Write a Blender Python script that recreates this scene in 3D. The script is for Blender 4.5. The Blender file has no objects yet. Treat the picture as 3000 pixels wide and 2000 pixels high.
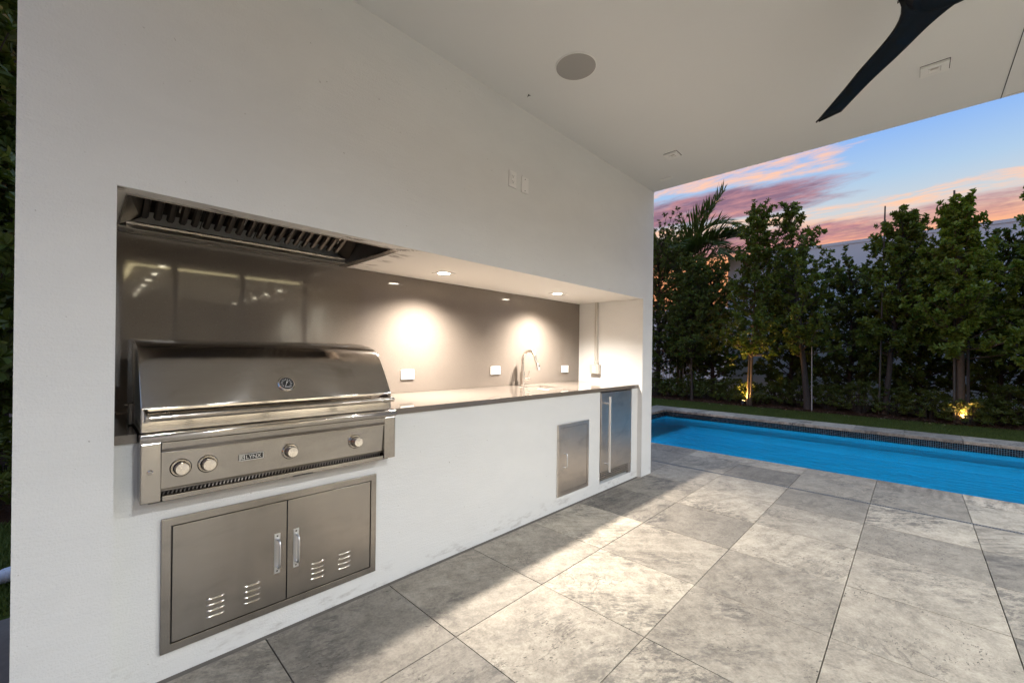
import bpy, bmesh, math, random
from mathutils import Vector, Matrix
random.seed(7)
SC = bpy.context.scene
COL = SC.collection
R = math.radians

# ------------------------------------------------------------------ camera
H = 1.2
cam_d = bpy.data.cameras.new('camera'); cam = bpy.data.objects.new('camera', cam_d); COL.objects.link(cam)
FW = Vector((0.719633, 0.694354, 0.0)); RT = Vector((0.694302, -0.719579, 0.012299)); UP = Vector((-0.008540, 0.008851, 0.999924))
cam.matrix_world = Matrix(((RT.x, UP.x, -FW.x, 0), (RT.y, UP.y, -FW.y, 0), (RT.z, UP.z, -FW.z, H), (0, 0, 0, 1)))
cam_d.sensor_width = 36; cam_d.lens = 14.64; cam_d.shift_y = 32.5 / 3000
cam_d.clip_start = 0.02; cam_d.clip_end = 2000
SC.camera = cam

# ------------------------------------------------------------------ exposure
SC.view_settings.view_transform = 'Standard'; SC.view_settings.look = 'None'
SC.view_settings.exposure = 0.55; SC.view_settings.gamma = 1
SC.render.engine = 'CYCLES'
SC.cycles.use_denoising = True
SC.cycles.max_bounces = 7; SC.cycles.diffuse_bounces = 4; SC.cycles.glossy_bounces = 4; SC.cycles.transparent_max_bounces = 8
SC.cycles.sample_clamp_indirect = 6.0
SC.cycles.caustics_reflective = False; SC.cycles.caustics_refractive = False

# ------------------------------------------------------------------ node helpers
class NT:
    def __init__(s, tree): s.t = tree; s.n = tree.nodes; s.l = tree.links
    def new(s, typ, **kw):
        n = s.n.new(typ)
        for k, v in kw.items():
            if k.startswith('i_'):
                key = k[2:]; key = int(key) if key.isdigit() else key.replace('_', ' ')
                s.set(n, key, v)
            else: setattr(n, k, v)
        return n
    def set(s, n, key, v):
        if isinstance(v, bpy.types.NodeSocket): s.l.new(v, n.inputs[key])
        else: n.inputs[key].default_value = v
    def math(s, op, a, b=None, c=None, clamp=False):
        n = s.n.new('ShaderNodeMath'); n.operation = op; n.use_clamp = clamp
        for i, v in enumerate((a, b, c)):
            if v is not None: s.set(n, i, v)
        return n.outputs[0]
    def ramp(s, fac, stops, interp='LINEAR'):
        n = s.n.new('ShaderNodeValToRGB'); s.l.new(fac, n.inputs[0]); cr = n.color_ramp; cr.interpolation = interp
        while len(cr.elements) < len(stops): cr.elements.new(0.5)
        for e, (p, c) in zip(cr.elements, stops):
            e.position = p; e.color = (*c, 1) if len(c) == 3 else c
        return n.outputs[0]
    def mix(s, fac, a, b, typ='MIX'):
        n = s.n.new('ShaderNodeMix'); n.data_type = 'RGBA'; n.blend_type = typ; n.clamp_factor = True
        for k, v in ((0, fac), (6, a), (7, b)):
            if isinstance(v, tuple) and len(v) == 3: v = (*v, 1)
            s.set(n, k, v)
        return n.outputs[2]
    def noise(s, vec, scale, detail=4, rough=0.55, dist=0.0, out=0):
        n = s.n.new('ShaderNodeTexNoise'); s.l.new(vec, n.inputs['Vector'])
        n.inputs['Scale'].default_value = scale; n.inputs['Detail'].default_value = detail
        n.inputs['Roughness'].default_value = rough; n.inputs['Distortion'].default_value = dist
        return n.outputs[out]
    def mapping(s, vec, scale=(1, 1, 1), loc=(0, 0, 0), rot=(0, 0, 0)):
        n = s.n.new('ShaderNodeMapping'); s.l.new(vec, n.inputs[0])
        s.set(n, 1, loc); s.set(n, 2, rot); s.set(n, 3, scale)
        return n.outputs[0]
    def bump(s, h, strength=0.3, dist=0.01):
        n = s.n.new('ShaderNodeBump'); s.l.new(h, n.inputs['Height'])
        n.inputs['Strength'].default_value = strength; n.inputs['Distance'].default_value = dist
        return n.outputs[0]
    def sstep(s, v, a, b):
        n = s.n.new('ShaderNodeMapRange'); n.interpolation_type = 'SMOOTHSTEP'
        s.set(n, 0, v); s.set(n, 1, a); s.set(n, 2, b); return n.outputs[0]

# ------------------------------------------------------------------ sky at dusk
W = bpy.data.worlds.new('World'); SC.world = W; W.use_nodes = True
w = NT(W.node_tree); w.n.clear()
out = w.new('ShaderNodeOutputWorld'); bg = w.new('ShaderNodeBackground')
tc = w.new('ShaderNodeTexCoord').outputs['Generated']
sx = w.new('ShaderNodeSeparateXYZ'); w.l.new(tc, sx.inputs[0])
z = sx.outputs[2]; zc = w.math('MAXIMUM', z, 0.0)
den = w.math('ADD', zc, 0.12)
cx = w.new('ShaderNodeCombineXYZ')
w.set(cx, 0, w.math('DIVIDE', sx.outputs[0], den)); w.set(cx, 1, w.math('DIVIDE', sx.outputs[1], den))
low = w.noise(w.mapping(tc, (1, 1.6, 1), (.4, .7, .2)), 2.6, 3, .5)
zz = w.math('ADD', zc, w.math('MULTIPLY', w.math('SUBTRACT', low, .5), .055))       # uneven cloud decks
base = w.ramp(zc, [(0.0, (.74, .31, .14)), (.20, (.88, .36, .17)), (.232, (.78, .46, .31)), (.262, (.50, .54, .57)),
                   (.31, (.36, .50, .66)), (.375, (.23, .40, .73)), (.60, (.30, .46, .78)), (1.0, (.42, .53, .76))])
n1 = w.noise(w.mapping(cx.outputs[0], (2.4, .85, 1), (3.1, 1.37, 0.0), (0, 0, R(4))), 3.8, 10, .68, .25)
n2 = w.noise(w.mapping(cx.outputs[0], (3.4, 1.1, 1), (7.7, 2.2, 0), (0, 0, R(10))), 3.4, 10, .70, .3)
side = w.sstep(sx.outputs[1], -.04, .20)
def band(*st): return w.ramp(zz, [(p_, (v_,) * 3) for p_, v_ in st])
b1 = w.math('MULTIPLY', band((.27, 0), (.292, 1), (.328, 1), (.352, 0)), side)
b2 = w.math('MULTIPLY', band((.19, 0), (.222, .95), (.248, 1), (.266, 0)), w.math('ADD', .72, w.math('MULTIPLY', side, .28)))
pm = w.math('ADD', w.math('MULTIPLY', w.math('MAXIMUM', b1, b2), .55), w.math('MULTIPLY', n1, .75))
pfac = w.math('MULTIPLY', w.sstep(pm, .58, .94), .96)
pcol = w.ramp(w.math('ADD', w.math('MULTIPLY', n2, .75), w.math('MULTIPLY', zc, .6)), [(.40, (.62, .27, .23)), (.50, (.40, .19, .22)), (.62, (.22, .118, .175))])
c1 = w.mix(pfac, base, pcol)
wb = w.math('MAXIMUM', w.math('MULTIPLY', band((.325, 0), (.345, 1), (.372, .9), (.395, 0)), w.sstep(sx.outputs[1], .02, .12)), band((.235, 0), (.262, .95), (.274, .95), (.292, 0)))
wm = w.math('ADD', w.math('MULTIPLY', n2, .8), w.math('MULTIPLY', wb, .30))
wfac = w.math('MULTIPLY', w.sstep(wm, .56, .80), .85)
c2 = w.mix(wfac, c1, (.92, .50, .29))
w.l.new(c2, bg.inputs[0]); bg.inputs[1].default_value = 0.86
w.l.new(bg.outputs[0], out.inputs[0])

# the sun has all but set beyond the neighbouring house
sun_d = bpy.data.lights.new('sun', 'SUN'); sun = bpy.data.objects.new('sun', sun_d); COL.objects.link(sun)
sun_d.energy = 0.25; sun_d.angle = R(10); sun_d.color = (1, .55, .3)
sun.rotation_euler = (R(87), 0, R(100))

# ------------------------------------------------------------------ materials
MATS = {}
def mat(name):
    m = bpy.data.materials.new(name); m.use_nodes = True
    nt = NT(m.node_tree); b = nt.n['Principled BSDF']; MATS[name] = m
    co = nt.new('ShaderNodeTexCoord').outputs['Object']
    return m, nt, b, co
def P(b, **kw):
    for k, v in kw.items():
        k = k.replace('_', ' ')
        b.inputs[k].default_value = (*v, 1) if isinstance(v, tuple) and len(v) == 3 else v
def plain(name, col, rough=.5, metal=0.0, var=.06, scale=30, bump=0.0, spec=.5):
    m, nt, b, co = mat(name); P(b, Roughness=rough, Metallic=metal, Specular_IOR_Level=spec)
    n = nt.noise(co, scale, 5)
    a = tuple(c * (1 - var) for c in col); c2 = tuple(min(1, c * (1 + var)) for c in col)
    nt.l.new(nt.mix(n, a, c2), b.inputs['Base Color'])
    if bump: nt.l.new(nt.bump(nt.noise(co, scale * 6, 3), bump, .004), b.inputs['Normal'])
    return m
def emit(name, col, s):
    m, nt, b, co = mat(name); P(b, Base_Color=(0, 0, 0), Emission_Color=col, Emission_Strength=s); return m

# white sand-finish stucco, hand-trowelled
m, nt, b, co = mat('stucco'); P(b, Roughness=.85, Specular_IOR_Level=.2)
big = nt.noise(co, 1.1, 4, .6); fine = nt.noise(co, 160, 3, .6)
stroke = nt.noise(nt.mapping(co, (9, 9, 55), (0, 0, 0), (0, R(-14), 0)), 1.6, 4, .6)
big2 = nt.noise(nt.mapping(co, (1, 1, 2.2), (0, 0, 0), (0, R(25), 0)), 3.2, 6, .62, .4)
col = nt.mix(nt.math('ADD', nt.math('MULTIPLY', big, .6), nt.math('MULTIPLY', big2, .5)), (.63, .63, .615), (.77, .77, .755))
sepz = nt.new('ShaderNodeSeparateXYZ'); nt.l.new(co, sepz.inputs[0])
speck = nt.sstep(nt.noise(co, 60, 2, .5), .765, .785)
col = nt.mix(nt.math('MULTIPLY', speck, .55), col, (.22, .19, .16))
scuff = nt.math('MULTIPLY', nt.sstep(sepz.outputs[2], .16, 0.0), nt.sstep(nt.noise(nt.mapping(co, (1, 1, 3)), 7, 6, .7), .52, .72))
col = nt.mix(nt.math('MULTIPLY', scuff, .5), col, (.30, .27, .24))
nt.l.new(col, b.inputs['Base Color'])
hh = nt.math('ADD', nt.math('MULTIPLY', stroke, .8), nt.math('MULTIPLY', fine, .7))
nt.l.new(nt.bump(hh, .42, .005), b.inputs['Normal'])

# niche soffit: smooth white with greasy scuffs round the hood rim
m, nt, b, co = mat('soffit_paint'); P(b, Roughness=.7, Specular_IOR_Level=.25)
sp = nt.new('ShaderNodeSeparateXYZ'); nt.l.new(co, sp.inputs[0])
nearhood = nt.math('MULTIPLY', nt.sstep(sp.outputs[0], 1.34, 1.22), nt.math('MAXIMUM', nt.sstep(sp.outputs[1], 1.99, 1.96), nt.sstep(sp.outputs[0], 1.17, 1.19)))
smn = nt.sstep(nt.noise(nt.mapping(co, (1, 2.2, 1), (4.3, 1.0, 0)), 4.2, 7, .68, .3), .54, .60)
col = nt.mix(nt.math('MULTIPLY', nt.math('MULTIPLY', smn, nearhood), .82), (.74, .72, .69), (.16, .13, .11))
nt.l.new(col, b.inputs['Base Color'])
nt.l.new(nt.bump(nt.noise(co, 120, 3), .12, .003), b.inputs['Normal'])

m, nt, b, co = mat('ceiling_paint'); P(b, Roughness=.8, Specular_IOR_Level=.2)
nt.l.new(nt.mix(nt.noise(co, .9, 4), (.73, .73, .725), (.79, .79, .785)), b.inputs['Base Color'])
nt.l.new(nt.bump(nt.noise(co, 90, 4), .10, .003), b.inputs['Normal'])

# brushed stainless (grain along X)
def steel(name, base, rough, axis=0, smudge=.05, aniso=.90):
    m, nt, b, co = mat(name); P(b, Metallic=1.0, Anisotropic=aniso, Anisotropic_Rotation=.25 if axis == 0 else 0.0)
    tn = nt.new('ShaderNodeTangent'); tn.direction_type = 'RADIAL'; tn.axis = 'Z'; nt.l.new(tn.outputs[0], b.inputs['Tangent'])
    sc = [60, 60, 60]; sc[axis] = 1.2
    g = nt.noise(nt.mapping(co, tuple(sc)), 1.0, 4, .6)
    sm = nt.noise(nt.mapping(co, (1, 1, 1.6)), 4.0, 6, .62, .5)
    col = nt.mix(sm, tuple(c * .84 for c in base), tuple(min(1, c * 1.10) for c in base))
    col = nt.mix(nt.math('MULTIPLY', g, .35), col, tuple(c * .72 for c in base))
    sp_ = nt.noise(nt.mapping(co, (1, 1, 1.8)), 3.0, 7, .7, .6)
    col = nt.mix(nt.math('MULTIPLY', nt.sstep(sp_, .45, .70), .55), col, tuple(c * .62 for c in base))
    nt.l.new(col, b.inputs['Base Color'])
    b.inputs['Roughness'].default_value = rough
    nt.l.new(nt.bump(nt.noise(nt.mapping(co, (1, 1, .28)), 7.0, 2, .45), .30, .012), b.inputs['Normal'])
    return m
steel('steel', (.47, .435, .40), .15)
steel('steel_door', (.38, .352, .325), .20)
steel('steel_cool', (.82, .74, .655), .34, smudge=.02, aniso=.15)
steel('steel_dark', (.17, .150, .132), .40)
m, nt, b, co = mat('chrome'); P(b, Metallic=1.0, Base_Color=(.62, .58, .54), Roughness=.07)
m, nt, b, co = mat('dark_chrome'); P(b, Metallic=1.0, Base_Color=(.36, .34, .32), Roughness=.08)
m, nt, b, co = mat('nickel'); P(b, Metallic=1.0, Base_Color=(.66, .61, .55), Roughness=.24)
m, nt, b, co = mat('satin_aluminium'); P(b, Metallic=1.0, Base_Color=(.72, .73, .74), Roughness=.34)
# spun knob cap: fine concentric turning marks
m, nt, b, co = mat('spun_steel'); P(b, Metallic=1.0, Base_Color=(.68, .64, .60), Roughness=.22)
P(b, Anisotropic=.85)
tn = nt.new('ShaderNodeTangent'); tn.direction_type = 'RADIAL'; tn.axis = 'Y'; nt.l.new(tn.outputs[0], b.inputs['Tangent'])

# taupe quartz
m, nt, b, co = mat('quartz'); P(b, Roughness=.11, Specular_IOR_Level=.5)
f1 = nt.noise(co, 130, 3, .7); f2 = nt.noise(co, 5, 5, .6)
col = nt.mix(f2, (.152, .128, .107), (.188, .160, .135))
col = nt.mix(nt.math('MULTIPLY', nt.sstep(f1, .60, .72), .35), col, (.34, .30, .26))
col = nt.mix(nt.math('MULTIPLY', nt.sstep(f1, .40, .28), .45), col, (.06, .052, .046))
nt.l.new(col, b.inputs['Base Color'])
nt.l.new(nt.math('ADD', .02, nt.math('MULTIPLY', f2, .04)), b.inputs['Roughness'])

# travertine pavers: every paver is cut from another part of the block
def travertine(name, tint=(1, 1, 1)):
    m, nt, b, co = mat(name); P(b, Specular_IOR_Level=.35)
    oi = nt.new('ShaderNodeObjectInfo'); rnd = oi.outputs['Random']
    cmb = nt.new('ShaderNodeCombineXYZ')
    nt.set(cmb, 0, nt.math('MULTIPLY', rnd, 37.0)); nt.set(cmb, 1, nt.math('MULTIPLY', rnd, 91.0)); nt.set(cmb, 2, nt.math('MULTIPLY', rnd, 13.0))
    rot = nt.new('ShaderNodeCombineXYZ'); nt.set(rot, 2, nt.math('MULTIPLY', nt.math('FRACT', nt.math('MULTIPLY', rnd, 7.3)), .9))
    mp = nt.new('ShaderNodeMapping'); nt.l.new(co, mp.inputs[0]); nt.l.new(cmb.outputs[0], mp.inputs[1]); nt.l.new(rot.outputs[0], mp.inputs[2])
    v = mp.outputs[0]
    warp = nt.noise(v, 1.6, 4, .6, .2, out=1)
    vv = nt.new('ShaderNodeVectorMath', operation='MULTIPLY_ADD'); nt.l.new(warp, vv.inputs[0]); vv.inputs[1].default_value = (.07, .07, 0); nt.l.new(v, vv.inputs[2])
    v2 = vv.outputs[0]
    band = nt.noise(nt.mapping(v2, (2.2, 15, 1)), 1.3, 9, .70, .15)
    cloud = nt.noise(v2, 6.5, 10, .74, .3)
    grain = nt.noise(v, 95, 4, .7)
    fr2 = nt.math('FRACT', nt.math('MULTIPLY', rnd, 5.9))
    mixv = nt.math('ADD', nt.math('ADD', nt.math('MULTIPLY', nt.math('SUBTRACT', band, .5), nt.math('ADD', .06, nt.math('MULTIPLY', nt.math('POWER', fr2, 3.0), .75))), nt.math('MULTIPLY', cloud, .40)), nt.math('ADD', nt.math('MULTIPLY', grain, .26), nt.math('MULTIPLY', nt.noise(v2, 24, 8, .80, .2), .36)))
    mixv = nt.math('ADD', nt.math('MULTIPLY', nt.math('SUBTRACT', mixv, .49), 1.45), .49)
    base = nt.ramp(mixv, [(.30, (.165, .150, .130)), (.42, (.270, .246, .212)), (.52, (.360, .330, .286)), (.66, (.480, .444, .388))])
    tone = nt.ramp(nt.math('FRACT', nt.math('MULTIPLY', rnd, 3.7)), [(0, (.54, .54, .55)), (.3, (.80, .79, .78)), (.65, (1.0, .985, .965)), (1, (1.20, 1.18, 1.14))])
    col = nt.mix(1.0, base, tone, 'MULTIPLY')
    patch = nt.math('MULTIPLY', nt.sstep(nt.noise(v, 1.9, 6, .66, .3), .48, .58), nt.sstep(nt.noise(nt.mapping(v2, (1, 2.2, 1)), 13, 8, .80, .2), .44, .58))
    pa = nt.math('MULTIPLY', patch, nt.math('ADD', .30, nt.math('MULTIPLY', nt.math('FRACT', nt.math('MULTIPLY', rnd, 11.9)), .65)))
    col = nt.mix(pa, col, (.085, .080, .077))
    vein = nt.math('ABSOLUTE', nt.math('SUBTRACT', nt.noise(v2, 2.2, 10, .62, .9), .5))
    vl = nt.math('MULTIPLY', nt.sstep(vein, .010, .002), nt.sstep(nt.noise(v, 2.3, 2), .54, .62))
    col = nt.mix(nt.math('MULTIPLY', vl, .6), col, (.13, .115, .10))
    pits = nt.math('MULTIPLY', nt.sstep(nt.noise(nt.mapping(v2, (1, 2.6, 1)), 44, 5, .66), .60, .64), nt.sstep(nt.noise(v, 4.6, 4), .44, .60))
    pit2 = nt.math('MULTIPLY', nt.sstep(nt.noise(nt.mapping(v2, (1, 1.9, 1)), 18, 8, .74), .64, .67), nt.sstep(nt.noise(v, 2.9, 3), .54, .64))
    pp = nt.math('MAXIMUM', pits, pit2)
    col = nt.mix(nt.math('MULTIPLY', pp, .88), col, (.055, .049, .044))
    col = nt.mix(1.0, col, (*tint, 1), 'MULTIPLY')
    nt.l.new(col, b.inputs['Base Color'])
    nt.l.new(nt.math('ADD', .46, nt.math('MULTIPLY', cloud, .30)), b.inputs['Roughness'])
    hgt = nt.math('SUBTRACT', nt.math('ADD', nt.math('MULTIPLY', nt.noise(v, 70, 4, .6), .35), nt.math('MULTIPLY', cloud, .5)), nt.math('MULTIPLY', pp, 1.2))
    nt.l.new(nt.bump(hgt, .30, .0025), b.inputs['Normal'])
travertine('travertine', (.98, .955, .905)); travertine('coping_stone', (1.25, 1.20, 1.11))
plain('grout', (.13, .115, .10), .95, var=.25, scale=40)
plain('black_plastic', (.012, .012, .013), .35)
plain('fan_black', (.007, .0075, .0085), .45, var=.1, spec=.15)
plain('white_plastic', (.78, .77, .75), .35, var=.015)
plain('white_metal', (.74, .74, .73), .45, var=.03)
plain('trim_white', (.80, .79, .77), .55, var=.02)
plain('speaker_mesh', (.36, .345, .33), .75, var=.05, scale=900)
plain('conduit_paint', (.46, .43, .385), .6, var=.06)
plain('slot_dark', (.02, .018, .016), .6)
plain('drain_metal', (.26, .265, .27), .5, metal=.6, var=.25, scale=120)
plain('gauge_white', (.75, .74, .72), .5, var=.01)
plain('dark_frame', (.03, .028, .026), .4)
plain('interior_paint', (.62, .58, .52), .8, var=.04, scale=3)
plain('interior_floor', (.42, .38, .33), .25, var=.1, scale=2)
plain('pool_plaster', (.30, .62, .80), .7, var=.18, scale=2.6)
plain('pvc', (.55, .60, .70), .4, var=.04)
plain('bark', (.070, .056, .044), .9, var=.4, scale=26, bump=.6)
plain('pale_bark', (.15, .105, .066), .9, var=.3, scale=20, bump=.5)
plain('bamboo', (.10, .085, .065), .6, var=.3, scale=14)
plain('white_stake', (.62, .60, .56), .5)
plain('neighbour_stucco', (.80, .83, .84), .9, var=.03, scale=2, bump=.2)
plain('fence_white', (.72, .71, .68), .5, var=.05)
emit('lamp_lens', (1, .90, .74), 30)
emit('cove_strip', (1, .80, .45), 9.0)
emit('room_downlight', (1, .86, .66), 60)
emit('uplight_lens', (1, .62, .22), 18)

def leafmat(name, c1, c2, rough=.42, trans=.0):
    m, nt, b, co = mat(name); P(b, Roughness=rough, Specular_IOR_Level=.45)
    geo = nt.new('ShaderNodeNewGeometry')
    n = nt.noise(co, 2.4, 3); r = geo.outputs['Random Per Island']
    col = nt.mix(nt.math('ADD', nt.math('MULTIPLY', n, .45), nt.math('MULTIPLY', r, .55)), c1, c2)
    nt.l.new(col, b.inputs['Base Color'])
    if trans:
        tl = nt.new('ShaderNodeBsdfTranslucent'); nt.l.new(nt.mix(1.0, col, (1.5, 1.7, .6, 1), 'MULTIPLY'), tl.inputs[0])
        mx = nt.new('ShaderNodeMixShader'); mx.inputs[0].default_value = trans
        nt.l.new(b.outputs[0], mx.inputs[1]); nt.l.new(tl.outputs[0], mx.inputs[2])
        nt.l.new(mx.outputs[0], nt.n['Material Output'].inputs[0])
leafmat('leaf_tree', (.058, .084, .012), (.200, .260, .042), .40, .22)
leafmat('leaf_bright', (.085, .125, .016), (.270, .345, .054), .40, .25)
leafmat('leaf_dense', (.046, .070, .012), (.150, .198, .036), .42, .18)
leafmat('leaf_shrub', (.048, .068, .012), (.165, .205, .038), .45, .2)
leafmat('leaf_palm', (.045, .080, .022), (.135, .190, .060), .42, .2)
leafmat('turf_blade', (.045, .078, .012), (.125, .170, .030), .7, .1)
m, nt, b, co = mat('turf_base'); P(b, Roughness=.95, Specular_IOR_Level=.1)
nt.l.new(nt.mix(nt.noise(co, 60, 5, .7), (.030, .048, .009), (.095, .125, .024)), b.inputs['Base Color'])
nt.l.new(nt.bump(nt.noise(co, 200, 3), .8, .02), b.inputs['Normal'])
m, nt, b, co = mat('mulch'); P(b, Roughness=.95, Specular_IOR_Level=.1)
nt.l.new(nt.mix(nt.noise(co, 24, 6, .75), (.018, .010, .006), (.11, .055, .030)), b.inputs['Base Color'])
nt.l.new(nt.bump(nt.noise(co, 60, 4), 1.0, .03), b.inputs['Normal'])
plain('fallen_leaf', (.34, .27, .17), .8, var=.4, scale=3)
plain('wood_chip', (.11, .055, .03), .9, var=.5, scale=9)

# water: surface film over the lit basin
m, nt, b, co = mat('water'); nt.n.remove(b)
rip = nt.math('ADD', nt.noise(nt.mapping(co, (1.3, .5, 1), (0, 0, 0), (0, 0, R(20))), 3.6, 5, .6, .8), nt.math('MULTIPLY', nt.noise(nt.mapping(co, (1.2, .6, 1)), 15, 4, .6, .5), .5))
bn = nt.bump(rip, 1.0, .10)
tr = nt.new('ShaderNodeBsdfRefraction'); tr.inputs['Color'].default_value = (.03, .66, .88, 1); tr.inputs['IOR'].default_value = 1.33; tr.inputs['Roughness'].default_value = 0.0; nt.l.new(bn, tr.inputs['Normal'])
gl = nt.new('ShaderNodeBsdfGlossy'); gl.inputs['Roughness'].default_value = .03; nt.l.new(bn, gl.inputs['Normal'])
fr = nt.new('ShaderNodeFresnel'); fr.inputs[0].default_value = 1.33; nt.l.new(bn, fr.inputs['Normal'])
mx = nt.new('ShaderNodeMixShader'); nt.l.new(nt.math('MINIMUM', fr.outputs[0], .55), mx.inputs[0]); nt.l.new(tr.outputs[0], mx.inputs[1]); nt.l.new(gl.outputs[0], mx.inputs[2])
nt.l.new(mx.outputs[0], nt.n['Material Output'].inputs[0])
# thin window glass
m, nt, b, co = mat('pane_glass'); nt.n.remove(b)
tr = nt.new('ShaderNodeBsdfTransparent'); tr.inputs[0].default_value = (.93, .95, .94, 1)
gl = nt.new('ShaderNodeBsdfGlossy'); gl.inputs['Roughness'].default_value = .02
fr = nt.new('ShaderNodeFresnel'); fr.inputs[0].default_value = 1.45
mx = nt.new('ShaderNodeMixShader'); nt.l.new(fr.outputs[0], mx.inputs[0]); nt.l.new(tr.outputs[0], mx.inputs[1]); nt.l.new(gl.outputs[0], mx.inputs[2])
nt.l.new(mx.outputs[0], nt.n['Material Output'].inputs[0])
# pool mosaic: every little tile its own tone
m, nt, b, co = mat('mosaic'); P(b, Roughness=.15)
geo = nt.new('ShaderNodeNewGeometry')
nt.l.new(nt.ramp(geo.outputs['Random Per Island'], [(0, (.012, .016, .022)), (.35, (.022, .026, .034)), (.6, (.040, .046, .056)), (.8, (.034, .030, .028)), (1, (.12, .125, .13))]), b.inputs['Base Color'])

# ------------------------------------------------------------------ mesh helpers
class MB:
    def __init__(s): s.v = []; s.f = []
    def add(s, vs, fs):
        o = len(s.v); s.v += [tuple(v) for v in vs]; s.f += [tuple(i + o for i in f) for f in fs]; return s
    def box(s, x0, x1, y0, y1, z0, z1):
        return s.add([(x0, y0, z0), (x1, y0, z0), (x1, y1, z0), (x0, y1, z0), (x0, y0, z1), (x1, y0, z1), (x1, y1, z1), (x0, y1, z1)],
                     [(0, 3, 2, 1), (4, 5, 6, 7), (0, 1, 5, 4), (1, 2, 6, 5), (2, 3, 7, 6), (3, 0, 4, 7)])
    def tube(s, pts, rad, n=12, caps=True):
        pts = [Vector(p) for p in pts]; rad = rad if isinstance(rad, (list, tuple)) else [rad] * len(pts)
        o = len(s.v); up = None
        for i, p in enumerate(pts):
            t = (pts[min(i + 1, len(pts) - 1)] - pts[max(i - 1, 0)]).normalized()
            if up is None:
                a = Vector((0, 0, 1)) if abs(t.z) < .9 else Vector((1, 0, 0)); up = (a - t * a.dot(t)).normalized()
            else: up = (up - t * up.dot(t)).normalized()
            sd = t.cross(up)
            for k in range(n):
                an = 2 * math.pi * k / n; s.v.append(tuple(p + (up * math.cos(an) + sd * math.sin(an)) * rad[i]))
        for i in range(len(pts) - 1):
            for k in range(n):
                a = o + i * n + k; bq = o + i * n + (k + 1) % n; s.f.append((a, bq, bq + n, a + n))
        if caps:
            s.f.append(tuple(o + k for k in reversed(range(n)))); s.f.append(tuple(o + (len(pts) - 1) * n + k for k in range(n)))
        return s
    def lathe(s, prof, c, axis, n=32):      # prof [(radius, along)]
        ax = Vector(axis).normalized(); a = Vector((0, 0, 1)) if abs(ax.z) < .9 else Vector((1, 0, 0))
        u = (a - ax * a.dot(ax)).normalized(); vv = ax.cross(u); c = Vector(c); o = len(s.v)
        for r, h in prof:
            for k in range(n):
                an = 2 * math.pi * k / n; s.v.append(tuple(c + ax * h + (u * math.cos(an) + vv * math.sin(an)) * max(r, 1e-5)))
        for i in range(len(prof) - 1):
            for k in range(n):
                p0 = o + i * n + k; p1 = o + i * n + (k + 1) % n; s.f.append((p0, p1, p1 + n, p0 + n))
        s.f.append(tuple(o + k for k in reversed(range(n)))); s.f.append(tuple(o + (len(prof) - 1) * n + k for k in range(n)))
        return s
    def prism(s, prof, x0, x1):             # closed (y,z) profile extruded along X
        n = len(prof); o = len(s.v)
        s.v += [(x0, y, z_) for y, z_ in prof] + [(x1, y, z_) for y, z_ in prof]
        s.f += [tuple(o + i for i in range(n)), tuple(o + n + i for i in reversed(range(n)))]
        s.f += [(o + (i + 1) % n, o + i, o + n + i, o + n + (i + 1) % n) for i in range(n)]
        return s
    def build(s, name, material, parent=None, bevel=0.0, smooth=0, seg=2):
        me = bpy.data.meshes.new(name); me.from_pydata(s.v, [], s.f)
        bm = bmesh.new(); bm.from_mesh(me)
        if smooth or bevel: bmesh.ops.recalc_face_normals(bm, faces=bm.faces)
        if bevel: bmesh.ops.bevel(bm, geom=[e for e in bm.edges if len(e.link_faces) == 2 and e.calc_face_angle(0) > .35], offset=bevel, segments=seg, affect='EDGES', profile=.6, clamp_overlap=True)
        bm.to_mesh(me); bm.free()
        me.materials.append(MATS[material])
        if smooth: me.shade_smooth(); me.set_sharp_from_angle(angle=R(smooth))
        return obj(name, me, parent)
def obj(name, me, parent=None):
    o = bpy.data.objects.new(name, me); COL.objects.link(o)
    if parent is not None: o.parent = parent; o.matrix_parent_inverse = parent.matrix_world.inverted()
    return o
def thing(name, label, cat, loc=(0, 0, 0), group=None):
    o = bpy.data.objects.new(name, None); COL.objects.link(o); o.location = loc; o.empty_display_size = .1
    o.matrix_world = Matrix.Translation(loc)
    return tag(o, label, cat, group)
def tag(o, label, cat, group=None):
    o['label'] = label; o['category'] = cat
    if group: o['group'] = group
    return o
def structure(o): o['kind'] = 'structure'; return o
def stuff(o): o['kind'] = 'stuff'; return o
def lamp(name, typ, loc, energy, color, parent=None, **kw):
    d = bpy.data.lights.new(name, typ); d.energy = energy; d.color = color
    for k, v in kw.items():
        if k not in ('aim',): setattr(d, k, v)
    o = bpy.data.objects.new(name, d); COL.objects.link(o); o.location = loc
    if 'aim' in kw: o.rotation_euler = Vector(kw['aim']).to_track_quat('-Z', 'Y').to_euler()
    if parent is not None: bpy.context.view_layer.update(); o.parent = parent; o.matrix_parent_inverse = parent.matrix_world.inverted()
    return o
def text_mesh(name, body, size, depth, material, parent, origin, xscale=1.0):
    cu = bpy.data.curves.new(name, 'FONT'); cu.body = body; cu.size = size; cu.extrude = depth; cu.resolution_u = 3
    t = bpy.data.objects.new(name, cu); COL.objects.link(t)
    dg = bpy.context.evaluated_depsgraph_get(); me = bpy.data.meshes.new_from_object(t.evaluated_get(dg))
    bpy.data.objects.remove(t); bpy.data.curves.remove(cu)
    for v in me.vertices: v.co = (origin[0] + v.co.x * xscale, origin[1] - v.co.z, origin[2] + v.co.y)
    me.materials.clear(); me.materials.append(MATS[material])
    return obj(name, me, parent)

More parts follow.
